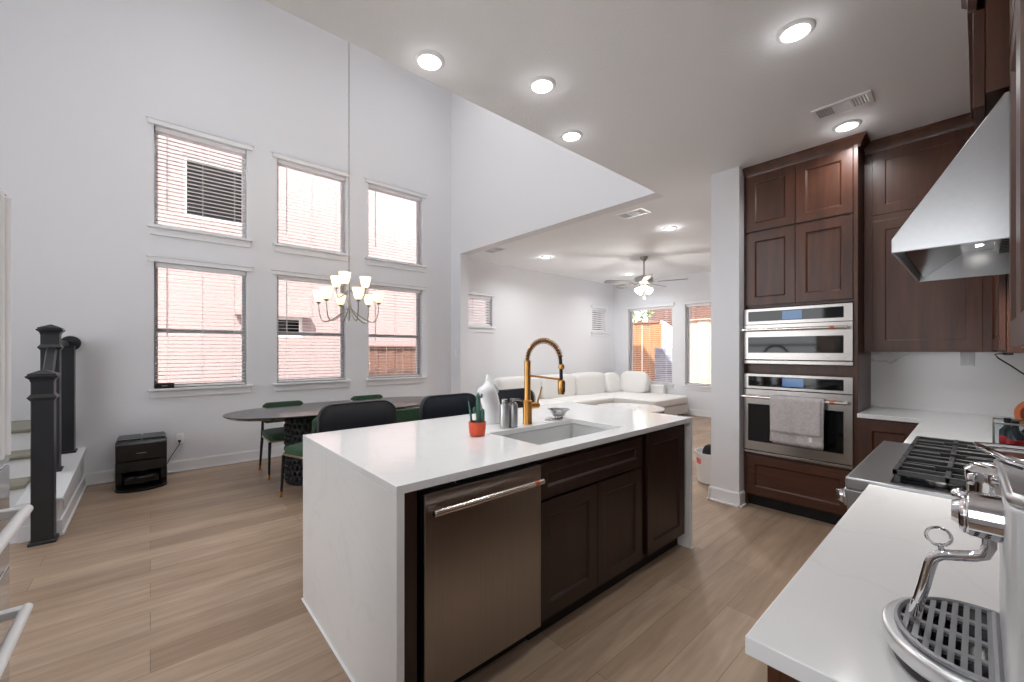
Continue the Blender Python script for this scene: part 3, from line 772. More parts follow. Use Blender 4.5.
def make_chair():
    """dining chair, front towards -Y, seat centre at origin"""
    t = thing('dining_chair', 'x', 'chair', (0, 0, 0), 'green dining chairs around the oval table')
    build(MB().sell((0, -0.01, 0.445), (0.235, 0.235, 0.045), 0.45, 0.35), 'seat', m_velvet, t)
    build(curved_pad(0.43, 0.24, 0.05, 0.05, 0.665, 0.185, 0.05), 'backrest', m_velvet, t)
    sr = MB().box(-0.225, 0.225, -0.225, -0.21, 0.395, 0.415).box(-0.225, 0.225, 0.2, 0.215, 0.395, 0.415).box(-0.225, -0.21, -0.225, 0.215, 0.395, 0.415).box(0.21, 0.225, -0.225, 0.215, 0.395, 0.415)
    build(sr, 'seat_rail', m_pale_brass, t, smooth=0)
    for sx in (-1, 1):
        a = build(MB().tube([(sx * 0.235, -0.235, 0.0), (sx * 0.222, -0.215, 0.40)], [0.011, 0.016], 10), 'leg', m_blackm, t)
        build(MB().cyl((sx * 0.2355, -0.2355, 0.0), (sx * 0.233, -0.231, 0.06), 0.0125, 0.0135, 10), 'brass_tip', m_gold, a)
        a = build(MB().tube([(sx * 0.235, 0.25, 0.0), (sx * 0.218, 0.205, 0.40), (sx * 0.215, 0.20, 0.56), (sx * 0.20, 0.225, 0.76)], [0.011, 0.016, 0.014, 0.011], 10), 'leg', m_blackm, t)
        build(MB().cyl((sx * 0.2355, 0.2505, 0.0), (sx * 0.233, 0.244, 0.06), 0.0125, 0.0135, 10), 'brass_tip', m_gold, a)
    return t
chair0 = make_chair(); first = [True]
def put_chair(x, y, rot, label):
    o = chair0 if first[0] else copy_tree(chair0)
    first[0] = False
    o.location = (x, y, 0); o.rotation_euler = (0, 0, R(rot)); o['label'] = label
    return o
put_chair(1.19, 5.27, 0, 'green dining chair on the window side, at the table\'s left end')
put_chair(2.21, 5.29, 0, 'green dining chair on the window side, under the right lower window')
put_chair(1.236, 4.24, 202, 'green dining chair tucked in behind the island\'s near corner')
put_chair(2.03, 4.15, 180, 'green dining chair glimpsed between the first two bar stools')

def make_stool(mat):
    t = thing('bar_stool', 'x', 'bar stool', (0, 0, 0), 'bar stools behind the island')
    build(MB().sell((0, -0.02, 0.655), (0.235, 0.215, 0.045), 0.45, 0.3), 'seat', mat, t)
    b = build(curved_pad(0.56, 0.30, 0.06, 0.06, 0.87, 0.17, 0.10), 'backrest', mat, t)
    pp = []
    for (cx_, cz_, a0) in ((0.18, 0.05, 0), (-0.18, 0.05, 90), (-0.18, -0.05, 180), (0.18, -0.05, 270)):
        for i in range(7):
            a = R(a0 + 15 * i); x = cx_ + 0.097 * math.cos(a)
            pp.append((x, 0.17 + 0.06 * (1 - (2 * x / 0.56) ** 2) - 0.03, 0.87 + cz_ + 0.097 * math.sin(a)))
    build(MB().tube(pp, 0.004, 6, closed=True), 'piping', m_leather, b)
    for sx in (-1, 1):
        build(MB().tube([(sx * 0.22, 0.15, 0.62), (sx * 0.245, 0.185, 0.72), (sx * 0.245, 0.19, 0.80)], 0.009, 8), 'back_post', m_gold, t)
        build(MB().tube([(sx * 0.22, -0.21, 0), (sx * 0.19, -0.17, 0.62)], [0.01, 0.014], 10), 'leg', m_blackm, t)
        build(MB().tube([(sx * 0.22, 0.19, 0), (sx * 0.19, 0.14, 0.62)], [0.01, 0.014], 10), 'leg', m_blackm, t)
    build(MB().tube([(-0.207, -0.193, 0.26), (0.207, -0.193, 0.26), (0.207, 0.175, 0.26), (-0.207, 0.175, 0.26)], 0.008, 8, closed=True), 'footrest', m_gold, t)
    return t
for (x, y, mat, lab) in [(1.125, 2.78, m_leather, 'charcoal bar stool at the near left of the island'), (1.90, 2.78, m_leather2, 'dark bar stool behind the middle of the island'), (2.60, 2.78, m_leather2, 'dark bar stool behind the brass faucet')]:
    s = make_stool(mat); s.location = (x, y, 0); s['label'] = lab

# ---------------------------------------------------------------- kitchen island
IX0, IX1, IY0, IY1 = 0.642, 2.876, 1.336, 2.505
SKX = (1.46, 2.19); SKY = (1.455, 1.855)
mb = MB()
for bx in ((IX0, IX1, IY0, SKY[0]), (IX0, IX1, SKY[1], IY1), (IX0, SKX[0], SKY[0], SKY[1]), (SKX[1], IX1, SKY[0], SKY[1])):
    pass
# slab as one welded shell with the sink opening
def slab_with_hole(x0, x1, y0, y1, z0, z1, hx, hy):
    m = MB()
    o = [(x0, y0), (x1, y0), (x1, y1), (x0, y1)]; h = [(hx[0], hy[0]), (hx[1], hy[0]), (hx[1], hy[1]), (hx[0], hy[1])]
    vs = [(*p, z1) for p in o] + [(*p, z1) for p in h] + [(*p, z0) for p in o] + [(*p, z0) for p in h]
    fs = []
    for i in range(4):
        j = (i + 1) % 4
        fs += [(i, j, 4 + j, 4 + i), (8 + i, 8 + j, 12 + j, 12 + i), (i, j, 8 + j, 8 + i), (4 + i, 4 + j, 12 + j, 12 + i)]
    return m.add(vs, fs)
mb = slab_with_hole(IX0, IX1, IY0, IY1, 0.89, 0.92, SKX, SKY)
ct = tag(build(mb, 'island_countertop', m_quartz, bev=0.002, smooth=0), 'white quartz waterfall countertop of the island with its end slabs', 'countertop')
build(MB().box(IX0, IX0 + 0.03, IY0, IY1, 0.006, 0.8895), 'waterfall_panel', m_quartz, ct, bev=0.0015, smooth=0)
build(MB().box(IX1 - 0.03, IX1, IY0, IY1, 0.006, 0.8895), 'waterfall_panel', m_quartz, ct, bev=0.0015, smooth=0)
build(MB().box(IX0 - 0.008, IX0 + 0.03, IY0 - 0.003, IY1, 0, 0.0058), 'floor_caulk', m_trim, ct, smooth=0)
build(MB().box(IX1 - 0.03, IX1 + 0.008, IY0 - 0.003, IY1, 0, 0.0058), 'floor_caulk', m_trim, ct, smooth=0)

def shaker(mb_frame, mb_panel, a0, a1, z0, z1, f, axis, out, rail=0.07, th=0.02):
    """shaker door with its face at coordinate f and a sloped bead round the panel; axis = the normal's axis, out = its sign"""
    def P(a, z, d):
        return (a, f + d * out, z) if axis == 'y' else (f + d * out, a, z)
    def ring(i, d): return [P(a0 + i, z0 + i, d), P(a1 - i, z0 + i, d), P(a1 - i, z1 - i, d), P(a0 + i, z1 - i, d)]
    vs = ring(0, -th) + ring(0, 0) + ring(rail, 0) + ring(rail + 0.012, -0.011) + ring(rail + 0.012, -th)
    fs = []
    for k in range(4):
        for i in range(4):
            j = (i + 1) % 4; fs.append((k * 4 + i, k * 4 + j, k * 4 + 4 + j, k * 4 + 4 + i))
    for i in range(4):
        j = (i + 1) % 4; fs.append((i, j, 16 + j, 16 + i))
    mb_frame.add(vs, fs)
    vs = ring(rail + 0.0118, -th) + ring(rail + 0.0118, -0.0108)
    mb_panel.add(vs, [(0, 1, 2, 3), (4, 5, 6, 7)] + [(i, (i + 1) % 4, 4 + (i + 1) % 4, 4 + i) for i in range(4)])

def door(par, name, a0, a1, z0, z1, f, axis, out, mat, rail=0.07, pmat=None):
    fr, pa = MB(), MB(); shaker(fr, pa, a0, a1, z0, z1, f, axis, out, rail)
    d = build(fr, name, mat, par, bev=0.0015, smooth=0)
    build(pa, 'panel', pmat or mat, d, smooth=0)
    return d

FI = 1.358      # plane of the island doors
t = thing('island_sink_cabinet', 'dark brown sink base cabinet of the island with false drawer and two doors', 'cabinet', (1.815, 1.7, 0))
build(MB().box(1.362, 1.378, 1.382, 2.18, 0.1, 0.8885).box(2.254, 2.27, 1.382, 2.18, 0.1, 0.8885).box(1.378, 2.254, 1.382, 2.18, 0.1, 0.12).box(1.378, 2.254, 2.16, 2.18, 0.12, 0.8885)
      .box(1.378, 2.254, 1.382, 1.40, 0.12, 0.66).box(1.378, 2.254, 1.382, 1.40, 0.66, 0.8885), 'carcass', m_wood_isl, t, smooth=0)
build(MB().box(1.362, 2.27, 1.43, 2.18, 0.0, 0.1), 'toe_kick', m_dark, t, smooth=0)
fr, pa = MB(), MB(); shaker(fr, pa, 1.372, 2.252, 0.69, 0.862, FI, 'y', -1, 0.05)
d = build(fr, 'drawer_front', m_wood_isl, t, bev=0.003, smooth=0); build(pa, 'panel', m_wood_isl, d, smooth=0)
door(t, 'door', 1.372, 1.81, 0.115, 0.675, FI, 'y', -1, m_wood_isl)
door(t, 'door', 1.814, 2.252, 0.115, 0.675, FI, 'y', -1, m_wood_isl)
t = thing('island_end_cabinet', 'narrow dark brown cabinet with one door at the far end of the island', 'cabinet', (2.55, 1.7, 0))
build(MB().box(2.274, 2.844, 1.382, 2.18, 0.1, 0.8885), 'carcass', m_wood_isl, t, smooth=0)
build(MB().box(2.274, 2.844, 1.43, 2.18, 0.0, 0.1), 'toe_kick', m_dark, t, smooth=0)
door(t, 'door', 2.318, 2.80, 0.115, 0.872, FI, 'y', -1, m_wood_isl)
t = tag(build(MB().box(0.674, 0.726, 1.345, 2.18, 0.0, 0.8885), 'filler_panel', m_wood_isl, bev=0.002, smooth=0), 'narrow dark brown filler panel between the waterfall end and the dishwasher', 'cabinet panel')
tag(build(MB().box(0.726, 1.362, 1.98, 2.18, 0.0, 0.8885), 'island_back_panel', m_wood_isl, smooth=0), 'dark brown back panel behind the dishwasher', 'cabinet panel')

t = thing('dishwasher', 'stainless steel dishwasher with a bar handle in the island', 'dishwasher', (1.05, 1.6, 0))
build(MB().box(0.752, 1.352, 1.375, 1.96, 0.1, 0.872), 'tub', m_dark, t, smooth=0)
build(MB().box(0.750, 1.355, 1.335, 1.372, 0.118, 0.866), 'door', m_dwsteel, t, bev=0.004, smooth=0)
build(MB().box(0.752, 1.352, 1.44, 1.5, 0.0, 0.1), 'toe_kick', m_dark, t, smooth=0)
h = build(MB().cyl((0.762, 1.287, 0.808), (1.322, 1.287, 0.808), 0.0125, n=20), 'handle', m_handle, t, bev=0.002)
for q in (0.775, 1.285): build(MB().box(q, q + 0.025, 1.287, 1.336, 0.799, 0.817), 'handle_bracket', m_handle, h, bev=0.002)
build(MB().cyl((1.262, 1.287, 0.808), (1.288, 1.287, 0.808), 0.0135, n=20), 'copper_band', m_copper, h)
build(MB().cyl((0.895, 1.36, 0.876), (0.901, 1.36, 0.876), 0.004, n=8), 'latch', m_chrome, t)

# sink
mb = MB(); z0 = 0.70; x0, x1 = SKX[0] - 0.006, SKX[1] + 0.006; y0, y1 = SKY[0] - 0.006, SKY[1] + 0.006; w = 0.02
o_ = [(x0 - w, y0 - w), (x1 + w, y0 - w), (x1 + w, y1 + w), (x0 - w, y1 + w)]; i_ = [(x0, y0), (x1, y0), (x1, y1), (x0, y1)]
c_ = [(x0 + 0.012, y0 + 0.012), (x1 - 0.012, y0 + 0.012), (x1 - 0.012, y1 - 0.012), (x0 + 0.012, y1 - 0.012)]
vs = [(*p, 0.889) for p in o_] + [(*p, 0.889) for p in i_] + [(*p, z0) for p in c_] + [(*p, z0 - 0.015) for p in o_]
fs = []
for i in range(4):
    j = (i + 1) % 4; fs += [(i, j, 4 + j, 4 + i), (4 + i, 4 + j, 8 + j, 8 + i), (i, j, 12 + j, 12 + i)]
fs += [(8, 9, 10, 11), (12, 13, 14, 15)]
sk = tag(build(mb.add(vs, fs), 'kitchen_sink', m_sinkgrey, bev=0.006, smooth=0), 'white undermount sink set into the island countertop', 'sink')
build(MB().lathe([(0.001, 0.002), (0.045, 0.002), (0.05, 0.0)], (1.825, 1.68, z0)), 'drain', m_chrome, sk)

# faucet
FXX, FYY = 1.82, 1.917
t = thing('spring_faucet', 'tall brass spring-neck faucet behind the island sink', 'faucet', (FXX, FYY, 0.92))
build(MB().lathe([(0.032, 0.9205), (0.032, 0.927), (0.0295, 0.932), (0.0295, 1.07), (0.022, 1.075), (0.0205, 1.08), (0.0205, 1.325), (0.014, 1.33), (0.001, 1.33)], (FXX, FYY, 0), 28), 'body', m_gold, t)
arc = []
for i in range(33):
    a = PI * i / 32
    arc.append(Vector((FXX, FYY - 0.142 + 0.142 * math.cos(a), 1.325 + 0.128 * math.sin(a) + (0 if a < PI / 2 else 0))))
arc += [Vector((FXX, FYY - 0.287, 1.29)), Vector((FXX, FYY - 0.290, 1.21))]
build(MB().tube(arc, 0.0105, 10), 'hose', m_blackm, t)
def resample(pts, step):
    out = []; acc = 0
    for a, b in zip(pts[:-1], pts[1:]):
        L = (b - a).length; s = acc
        while s < L: out.append((a + (b - a) * (s / L), (b - a).normalized())); s += step
        acc = s - L
    return out
hel = []
for i, (p, d) in enumerate(resample(arc[:31], 0.0011)):
    s = Vector((1, 0, 0)); u = s.cross(d); a = i * 2 * PI / 17
    hel.append(p + (s * math.cos(a) + u * math.sin(a)) * 0.0165)
build(MB().tube(hel, 0.0025, 5), 'spring', m_gold, t)
hy = FYY - 0.290
build(MB().lathe([(0.012, 1.222), (0.019, 1.217), (0.0215, 1.21), (0.0215, 1.16), (0.0185, 1.135), (0.001, 1.135)], (FXX, hy, 0), 24), 'spray_head', m_gold, t)
build(MB().lathe([(0.0125, 1.312), (0.0175, 1.308), (0.0175, 1.288), (0.012, 1.282)], (FXX, hy, 0), 20), 'hose_collar', m_gold, t)
build(MB().cyl((FXX, FYY - 0.015, 1.232), (FXX, hy + 0.012, 1.222), 0.0065, n=12), 'support_arm', m_gold, t)
build(MB().cyl((FXX - 0.0, hy - 0.022, 1.15), (FXX, hy - 0.022, 1.21), 0.006, n=8), 'spray_trigger', m_blackm, t)
hd = build(MB().cyl((FXX + 0.02, FYY, 1.035), (FXX + 0.088, FYY - 0.01, 1.035), 0.021, n=20), 'valve', m_gold, t, bev=0.002)
build(MB().tube([(FXX + 0.078, FYY - 0.01, 1.05), (FXX + 0.10, FYY - 0.012, 1.10), (FXX + 0.118, FYY - 0.014, 1.155)], [0.0065, 0.0055, 0.004], 8), 'lever', m_gold, hd)

# things on the island
def dispenser(x, y, h, pump, label):
    t = thing('soap_dispenser', label, 'soap dispenser', (x, y, 0.92), 'brushed steel soap dispensers by the sink')
    build(MB().lathe([(0.001, 0.0005), (0.029, 0.0005), (0.03, 0.004), (0.03, h - 0.004), (0.028, h), (0.001, h)], (x, y, 0.92), 28), 'bottle', m_steelh, t)
    build(MB().lathe([(0.022, h), (0.022, h + 0.010), (0.008, h + 0.013), (0.007, h + 0.02), (0.001, h + 0.02)], (x, y, 0.92), 20), 'collar', m_steel, t)
    if pump:
        build(MB().lathe([(0.016, h + 0.018), (0.018, h + 0.022), (0.018, h + 0.034), (0.001, h + 0.036)], (x, y, 0.92), 20).tube([(x, y, 0.92 + h + 0.028), (x + 0.035, y - 0.02, 0.92 + h + 0.028), (x + 0.05, y - 0.03, 0.92 + h + 0.020)], 0.0065, 8), 'pump', m_steel, t)
    else:
        build(MB().lathe([(0.02, h + 0.012), (0.021, h + 0.025), (0.018, h + 0.03), (0.001, h + 0.03)], (x, y, 0.92), 20), 'pump', m_steel, t)
dispenser(1.622, 1.912, 0.145, False, 'steel soap dispenser with a flat cap, left of its twin')
dispenser(1.686, 1.906, 0.14, True, 'steel soap dispenser with a spout pump, nearest the faucet')

px, py = 1.366, 1.845
t = thing('cactus_pot', 'small orange pot of three dark green cacti on the island', 'potted plant', (px, py, 0.92))
build(MB().lathe([(0.001, 0.001), (0.036, 0.001), (0.043, 0.006), (0.0475, 0.04), (0.0485, 0.078), (0.0455, 0.078), (0.044, 0.06), (0.001, 0.06)], (px, py, 0.92), 32), 'pot', m_orange, t)
build(MB().lathe([(0.044, 0.0), (0.03, 0.005), (0.001, 0.006)], (px, py, 0.984), 20), 'soil', m_soil, t)
def rib(c, r, h, n=10):
    mb = MB(); secs = []
    for i in range(13):
        z = h * i / 12; k = math.sqrt(max(0.02, 1 - max(0, (i / 12 - 0.72) / 0.28) ** 2)) * (0.86 + 0.14 * min(1, i / 3))
        vs = []
        secs.append((z, k))
    m = n * 2; vs = []
    for z, k in secs:
        for j in range(m):
            a = 2 * PI * j / m; rr = r * k * (1 if j % 2 else 0.84)
            vs.append((c[0] + rr * math.cos(a), c[1] + rr * math.sin(a), c[2] + z))
    fs = [(i * m + j, i * m + (j + 1) % m, (i + 1) * m + (j + 1) % m, (i + 1) * m + j) for i in range(12) for j in range(m)]
    fs.append(tuple(12 * m + j for j in range(m)))
    return mb.add(vs, fs)
k = rib((px + 0.004, py - 0.004, 0.985), 0.0135, 0.175)
k.sell((px - 0.012, py + 0.010, 1.06), (0.011, 0.011, 0.02), 1, 1, 10, 8).tube([(px + 0.004, py - 0.004, 1.13), (px + 0.022, py - 0.012, 1.135), (px + 0.022, py - 0.012, 1.15)], 0.007, 8)
build(k, 'cactus', m_cactus, t)
build(rib((px + 0.024, py - 0.017, 0.985), 0.0125, 0.085), 'cactus', m_cactus, t)
build(MB().tube([(px - 0.026, py + 0.016, 0.985), (px - 0.032, py + 0.02, 1.05), (px - 0.042, py + 0.026, 1.112)], [0.0065, 0.006, 0.003], 8), 'cactus', m_cactus, t)

t = thing('sculptural_vase', 'tall white sculptural ceramic vase between the cactus pot and the soap dispensers', 'vase', (1.67, 2.1, 0.92))
build(MB().sections([(0.9205, 1.685, 2.1, 0.062, 0.05), (0.93, 1.685, 2.1, 0.068, 0.055), (0.99, 1.68, 2.1, 0.068, 0.055), (1.04, 1.668, 2.1, 0.064, 0.05), (1.08, 1.65, 2.1, 0.071, 0.05), (1.12, 1.635, 2.1, 0.075, 0.052), (1.145, 1.632, 2.1, 0.066, 0.046),
                      (1.165, 1.643, 2.1, 0.04, 0.034), (1.185, 1.65, 2.1, 0.027, 0.026), (1.205, 1.651, 2.1, 0.023, 0.023), (1.225, 1.645, 2.1, 0.016, 0.018), (1.238, 1.643, 2.1, 0.009, 0.012)], 28), 'body', m_ceramic, t)
build(MB().tube([(1.675, 2.09, 1.18), (1.69, 2.085, 1.15), (1.706, 2.082, 1.118)], [0.012, 0.016, 0.01], 10), 'shoulder_fold', m_ceramic, t)

t = thing('glass_bowl', 'small clear cut-glass bowl behind the sink', 'bowl', (2.13, 1.93, 0.92))
build(MB().lathe([(0.001, 0.001), (0.03, 0.001), (0.034, 0.008), (0.03, 0.014), (0.05, 0.03), (0.075, 0.062), (0.078, 0.066), (0.072, 0.064), (0.046, 0.034), (0.02, 0.022), (0.001, 0.02)], (2.13, 1.93, 0.92), 18), 'dish', m_chrome, t, smooth=12)
tag(build(MB().lathe([(0.001, 0.0005), (0.028, 0.0005), (0.03, 0.004), (0.026, 0.009), (0.001, 0.010)], (2.035, 1.93, 0.92), 24), 'disposal_button', m_steelh), 'small round steel button set in the countertop beside the glass bowl', 'button')

# ---------------------------------------------------------------- oven tower
XT = 4.035
t = thing('oven_tower_cabinet', 'tall dark brown cabinet tower housing the two wall ovens', 'cabinet', (4.3, 1.0, 0))
mb = MB().box(XT + 0.02, XK - 0.004, 0.606, 0.63, 0.0, 2.965).box(XT + 0.02, XK - 0.004, 1.382, 1.404, 0.0, 2.965).box(4.5, XK - 0.004, 0.63, 1.382, 0.1, 2.965)
mb.box(XT + 0.02, 4.5, 0.63, 1.382, 1.768, 2.965).box(XT + 0.02, 4.5, 0.63, 1.382, 1.19, 1.272).box(XT + 0.02, 4.5, 0.63, 1.382, 0.1, 0.476)
mb.box(XT + 0.003, XT + 0.02, 0.606, 0.634, 0.1, 2.965).box(XT + 0.003, XT + 0.02, 1.388, 1.404, 0.1, 2.965)
build(mb, 'carcass', m_wood, t, bev=0.002, smooth=0)
build(MB().box(XT + 0.07, XK - 0.004, 0.63, 1.382, 0.0, 0.1), 'toe_kick', m_dark, t, smooth=0)
for a0, a1 in ((0.636, 1.009), (1.013, 1.386)):
    door(t, 'door', a0, a1, 2.452, 2.945, XT, 'x', -1, m_wood)
    door(t, 'door', a0, a1, 1.792, 2.432, XT, 'x', -1, m_wood)
fr, pa = MB(), MB(); shaker(fr, pa, 0.645, 1.386, 0.115, 0.455, XT, 'x', -1, 0.07)
d = build(fr, 'drawer_front', m_woodh, t, bev=0.003, smooth=0); build(pa, 'panel', m_woodh, d, smooth=0)
def crown(par, path, mat=None):
    """crown moulding: path of (x, y) with outward normals given by the previous order"""
    prof = [(0.0, 2.945), (0.012, 2.945), (0.016, 2.965), (0.045, 3.005), (0.05, 3.012), (0.05, 3.03), (0.0, 3.03)]
    mb = MB(); rows = []
    for (x, y, nx, ny) in path: rows.append([(x + nx * p, y + ny * p, z) for p, z in prof])
    n = len(prof); vs = [p for r_ in rows for p in r_]
    fs = [(i * n + k, i * n + (k + 1) % n, (i + 1) * n + (k + 1) % n, (i + 1) * n + k) for i in range(len(rows) - 1) for k in range(n)]
    fs += [tuple(range(n)), tuple(range((len(rows) - 1) * n, len(rows) * n))]
    return build(mb.add(vs, fs), 'crown_moulding', mat or m_wood, par, smooth=25)
crown(t, [(XT + 0.02, 1.404, -1, 0), (XT + 0.02, 0.606, -1, -1), (4.19, 0.606, 0, -1)])

def oven_handle(par, y0, y1, x, z, copper_at):
    h = build(MB().cyl((x, y0, z), (x, y1, z), 0.0125, n=20), 'handle', m_handle, par, bev=0.002)
    for q in (y0 + 0.012, y1 - 0.034):
        build(MB().box(x, XT - 0.02, q, q + 0.022, z - 0.01, z + 0.01), 'handle_bracket', m_steelh, h, bev=0.002)
    build(MB().cyl((x, copper_at, z), (x, copper_at + 0.03, z), 0.0135, n=20), 'copper_band', m_copper, h)
    return h
XF = XT - 0.02
def plate_hole(y0, y1, z0, z1, hy0, hy1, hz0, hz1, xf, th):
    mb = MB()
    mb.box(xf, xf + th, y0, hy0, z0, z1).box(xf, xf + th, hy1, y1, z0, z1).box(xf, xf + th, hy0, hy1, z0, hz0).box(xf, xf + th, hy0, hy1, hz1, z1)
    return mb
t = thing('microwave_oven', 'stainless built-in microwave oven, upper of the two wall ovens', 'microwave', (4.25, 1.0, 1.28))
build(MB().box(XT + 0.005, 4.49, 0.65, 1.37, 1.285, 1.755), 'body', m_dark, t, smooth=0)
build(plate_hole(0.634, 1.402, 1.622, 1.757, 0.688, 1.362, 1.648, 1.735, XF, 0.024), 'control_panel', m_steel, t, smooth=0)
build(MB().box(XF + 0.004, XF + 0.02, 0.688, 1.362, 1.648, 1.735), 'control_glass', m_black_glass, t, smooth=0)
build(MB().box(XF + 0.0025, XF + 0.006, 0.96, 1.10, 1.656, 1.728), 'window_reflection', m_reflection, t, smooth=0)
d = build(plate_hole(0.634, 1.402, 1.315, 1.616, 0.688, 1.362, 1.372, 1.510, XF - 0.004, 0.03), 'door', m_steel, t, smooth=0)
build(MB().box(XF + 0.002, XF + 0.02, 0.688, 1.362, 1.372, 1.510), 'door_window', m_black_glass, d, smooth=0)
oven_handle(d, 0.655, 1.40, XF - 0.05, 1.572, 0.735)
build(MB().box(XF - 0.002, XF + 0.024, 0.632, 1.402, 1.277, 1.306), 'vent_trim', m_steel, t, bev=0.002, smooth=0)
t = thing('built_in_oven', 'stainless wall oven with a towel on its handle, lower of the two', 'oven', (4.25, 1.0, 0.48))
build(MB().box(XT + 0.005, 4.49, 0.65, 1.37, 0.49, 1.182), 'body', m_dark, t, smooth=0)
build(plate_hole(0.634, 1.402, 1.058, 1.186, 0.688, 1.362, 1.078, 1.166, XF, 0.024), 'control_panel', m_steel, t, smooth=0)
build(MB().box(XF + 0.004, XF + 0.02, 0.688, 1.362, 1.078, 1.166), 'control_glass', m_black_glass, t, smooth=0)
build(MB().box(XF + 0.0025, XF + 0.006, 0.95, 1.10, 1.088, 1.158), 'window_reflection', m_reflection, t, smooth=0)
d = build(plate_hole(0.634, 1.402, 0.515, 1.05, 0.688, 1.362, 0.592, 0.922, XF - 0.004, 0.03), 'door', m_steel, t, smooth=0)
build(MB().box(XF + 0.002, XF + 0.02, 0.688, 1.362, 0.592, 0.922), 'door_window', m_black_glass, d, smooth=0)
oven_handle(d, 0.655, 1.40, XF - 0.05, 0.988, 0.735)
build(MB().box(XF + 0.006, XF + 0.024, 0.632, 1.402, 0.484, 0.505), 'bottom_trim', m_steel, t, bev=0.002, smooth=0)

# towel over the lower handle
t = thing('kitchen_towel', 'grey fringed kitchen towel hanging on the lower oven handle', 'towel', (XF - 0.05, 0.99, 1.0))
hx = XF - 0.05
def towel_fn(y0, y1, zb_front, zb_back, lift):
    def fn(u, v):
        y = y0 + (y1 - y0) * u
        # v runs from front hem over the bar to back hem
        Lf = 0.992 - zb_front; Lb = 0.992 - zb_back; tot = Lf + 0.05 + Lb; s = v * tot
        r_ = 0.0145 + lift
        wob = 0.006 * math.sin(u * 9 + 1.3 * lift * 100) + 0.004 * math.sin(u * 21)
        if s < Lf:
            k = (Lf - s) / Lf; return (hx - r_ - wob * k - 0.004 * k, y + 0.006 * k * math.sin(u * 5), 0.992 - (Lf - s) + 0.003 * math.sin(u * 30) * k)
        if s > Lf + 0.05:
            k = (s - Lf - 0.05) / Lb; return (hx + r_ - wob * 0.4 * k, y + 0.01 * k, 0.992 - (s - Lf - 0.05))
        a = PI * (s - Lf) / 0.05
        return (hx - r_ * math.cos(a), y, 0.992 + r_ * math.sin(a))
    return fn
o = build(MB().grid(towel_fn(0.815, 1.172, 0.712, 0.62, 0.004), 30, 50), 'cloth', m_towel, t, smooth=180)
so = o.modifiers.new('thick', 'SOLIDIFY'); so.thickness = 0.005; so.offset = 0
o = build(MB().grid(towel_fn(0.80, 1.155, 0.625, 0.66, 0.0), 30, 50), 'under_fold', m_towel, t, smooth=180)
so = o.modifiers.new('thick', 'SOLIDIFY'); so.thickness = 0.003; so.offset = 0
fg = MB()
for i in range(34):
    y = 0.822 + 0.343 * i / 33; fg.tube([(hx - 0.024, y, 0.718), (hx - 0.026, y + 0.002, 0.700)], [0.004, 0.002], 5)
    y = 0.808 + 0.34 * i / 33; fg.tube([(hx - 0.020, y, 0.63), (hx - 0.021, y + 0.002, 0.612)], [0.004, 0.002], 5)
o = build(fg, 'fringe', m_towel, t); o['kind'] = 'stuff'
build(MB().box(hx - 0.034, hx - 0.031, 0.872, 0.894, 0.662, 0.70), 'care_tag', m_plastic_w, t, smooth=0, label='white cloth care tag')

# ---------------------------------------------------------------- east run: base cabinet, upper cabinet
t = thing('corner_base_cabinet', 'dark brown base cabinet right of the oven tower', 'cabinet', (4.3, 0.4, 0))
build(MB().box(4.022, XK - 0.004, YS + 0.004, 0.604, 0.1, 0.8885), 'carcass', m_wood, t, smooth=0)
build(MB().box(4.08, XK - 0.004, YS + 0.004, 0.604, 0.0, 0.1), 'toe_kick', m_dark, t, smooth=0)
door(t, 'door', 0.27, 0.592, 0.12, 0.872, 4.0, 'x', -1, m_wood)
XU = 4.27
t = thing('corner_upper_cabinet', 'large dark brown upper cabinet between the oven tower and the range hood', 'cabinet', (4.43, 0.2, 1.38))
build(MB().box(XU + 0.02, XK - 0.004, YS + 0.004, 0.603, 1.382, 2.965), 'carcass', m_wood, t, smooth=0)
build(MB().box(XU + 0.004, XU + 0.02, -0.06, 0.603, 1.382, 2.965), 'face_frame', m_wood, t, smooth=0)
door(t, 'door', -0.018, 0.553, 2.452, 2.945, XU, 'x', -1, m_wood, 0.075)
door(t, 'door', -0.018, 0.553, 1.395, 2.405, XU, 'x', -1, m_wood, 0.075)
crown(t, [(XU + 0.01, 0.60, -1, 0), (XU + 0.01, -0.06, -1, 0)])

# south run
YU = -0.06
t = thing('far_range_wall_cabinet', 'dark brown upper cabinet on the range wall beyond the hood', 'cabinet', (3.5, -0.2, 1.38))
build(MB().box(2.846, 4.285, YS + 0.004, YU - 0.022, 1.382, 2.965), 'carcass', m_wood, t, bev=0.002, smooth=0)
for k in range(2):
    a0 = 2.85 + 0.71 * k
    door(t, 'door', a0, a0 + 0.70, 1.395, 2.405, YU, 'y', 1, m_wood); door(t, 'door', a0, a0 + 0.70, 2.452, 2.945, YU, 'y', 1, m_wood)
crown(t, [(2.846, YU - 0.01, 0, 1), (4.26, YU - 0.01, 0, 1)])
t = thing('over_hood_cabinet', 'dark brown cabinet directly above the range hood', 'cabinet', (2.38, -0.2, 2.18))
build(MB().box(1.928, 2.832, YS + 0.004, -0.014, 2.185, 2.965), 'carcass', m_wood, t, bev=0.002, smooth=0)
build(MB().box(1.928, 1.945, -0.0135, 0.012, 2.15, 2.45).box(2.815, 2.832, -0.0135, 0.012, 2.15, 2.45).box(1.945, 2.815, -0.0135, 0.009, 2.15, 2.45), 'valance', m_wood, t, bev=0.002, smooth=0)
door(t, 'door', 1.932, 2.378, 2.455, 2.945, 0.024, 'y', 1, m_wood); door(t, 'door', 2.382, 2.828, 2.455, 2.945, 0.024, 'y', 1, m_wood)
crown(t, [(1.926, -0.2, -1, 0), (1.926, 0.004, -1, 1), (2.834, 0.004, 1, 1), (2.834, -0.2, 1, 0)])
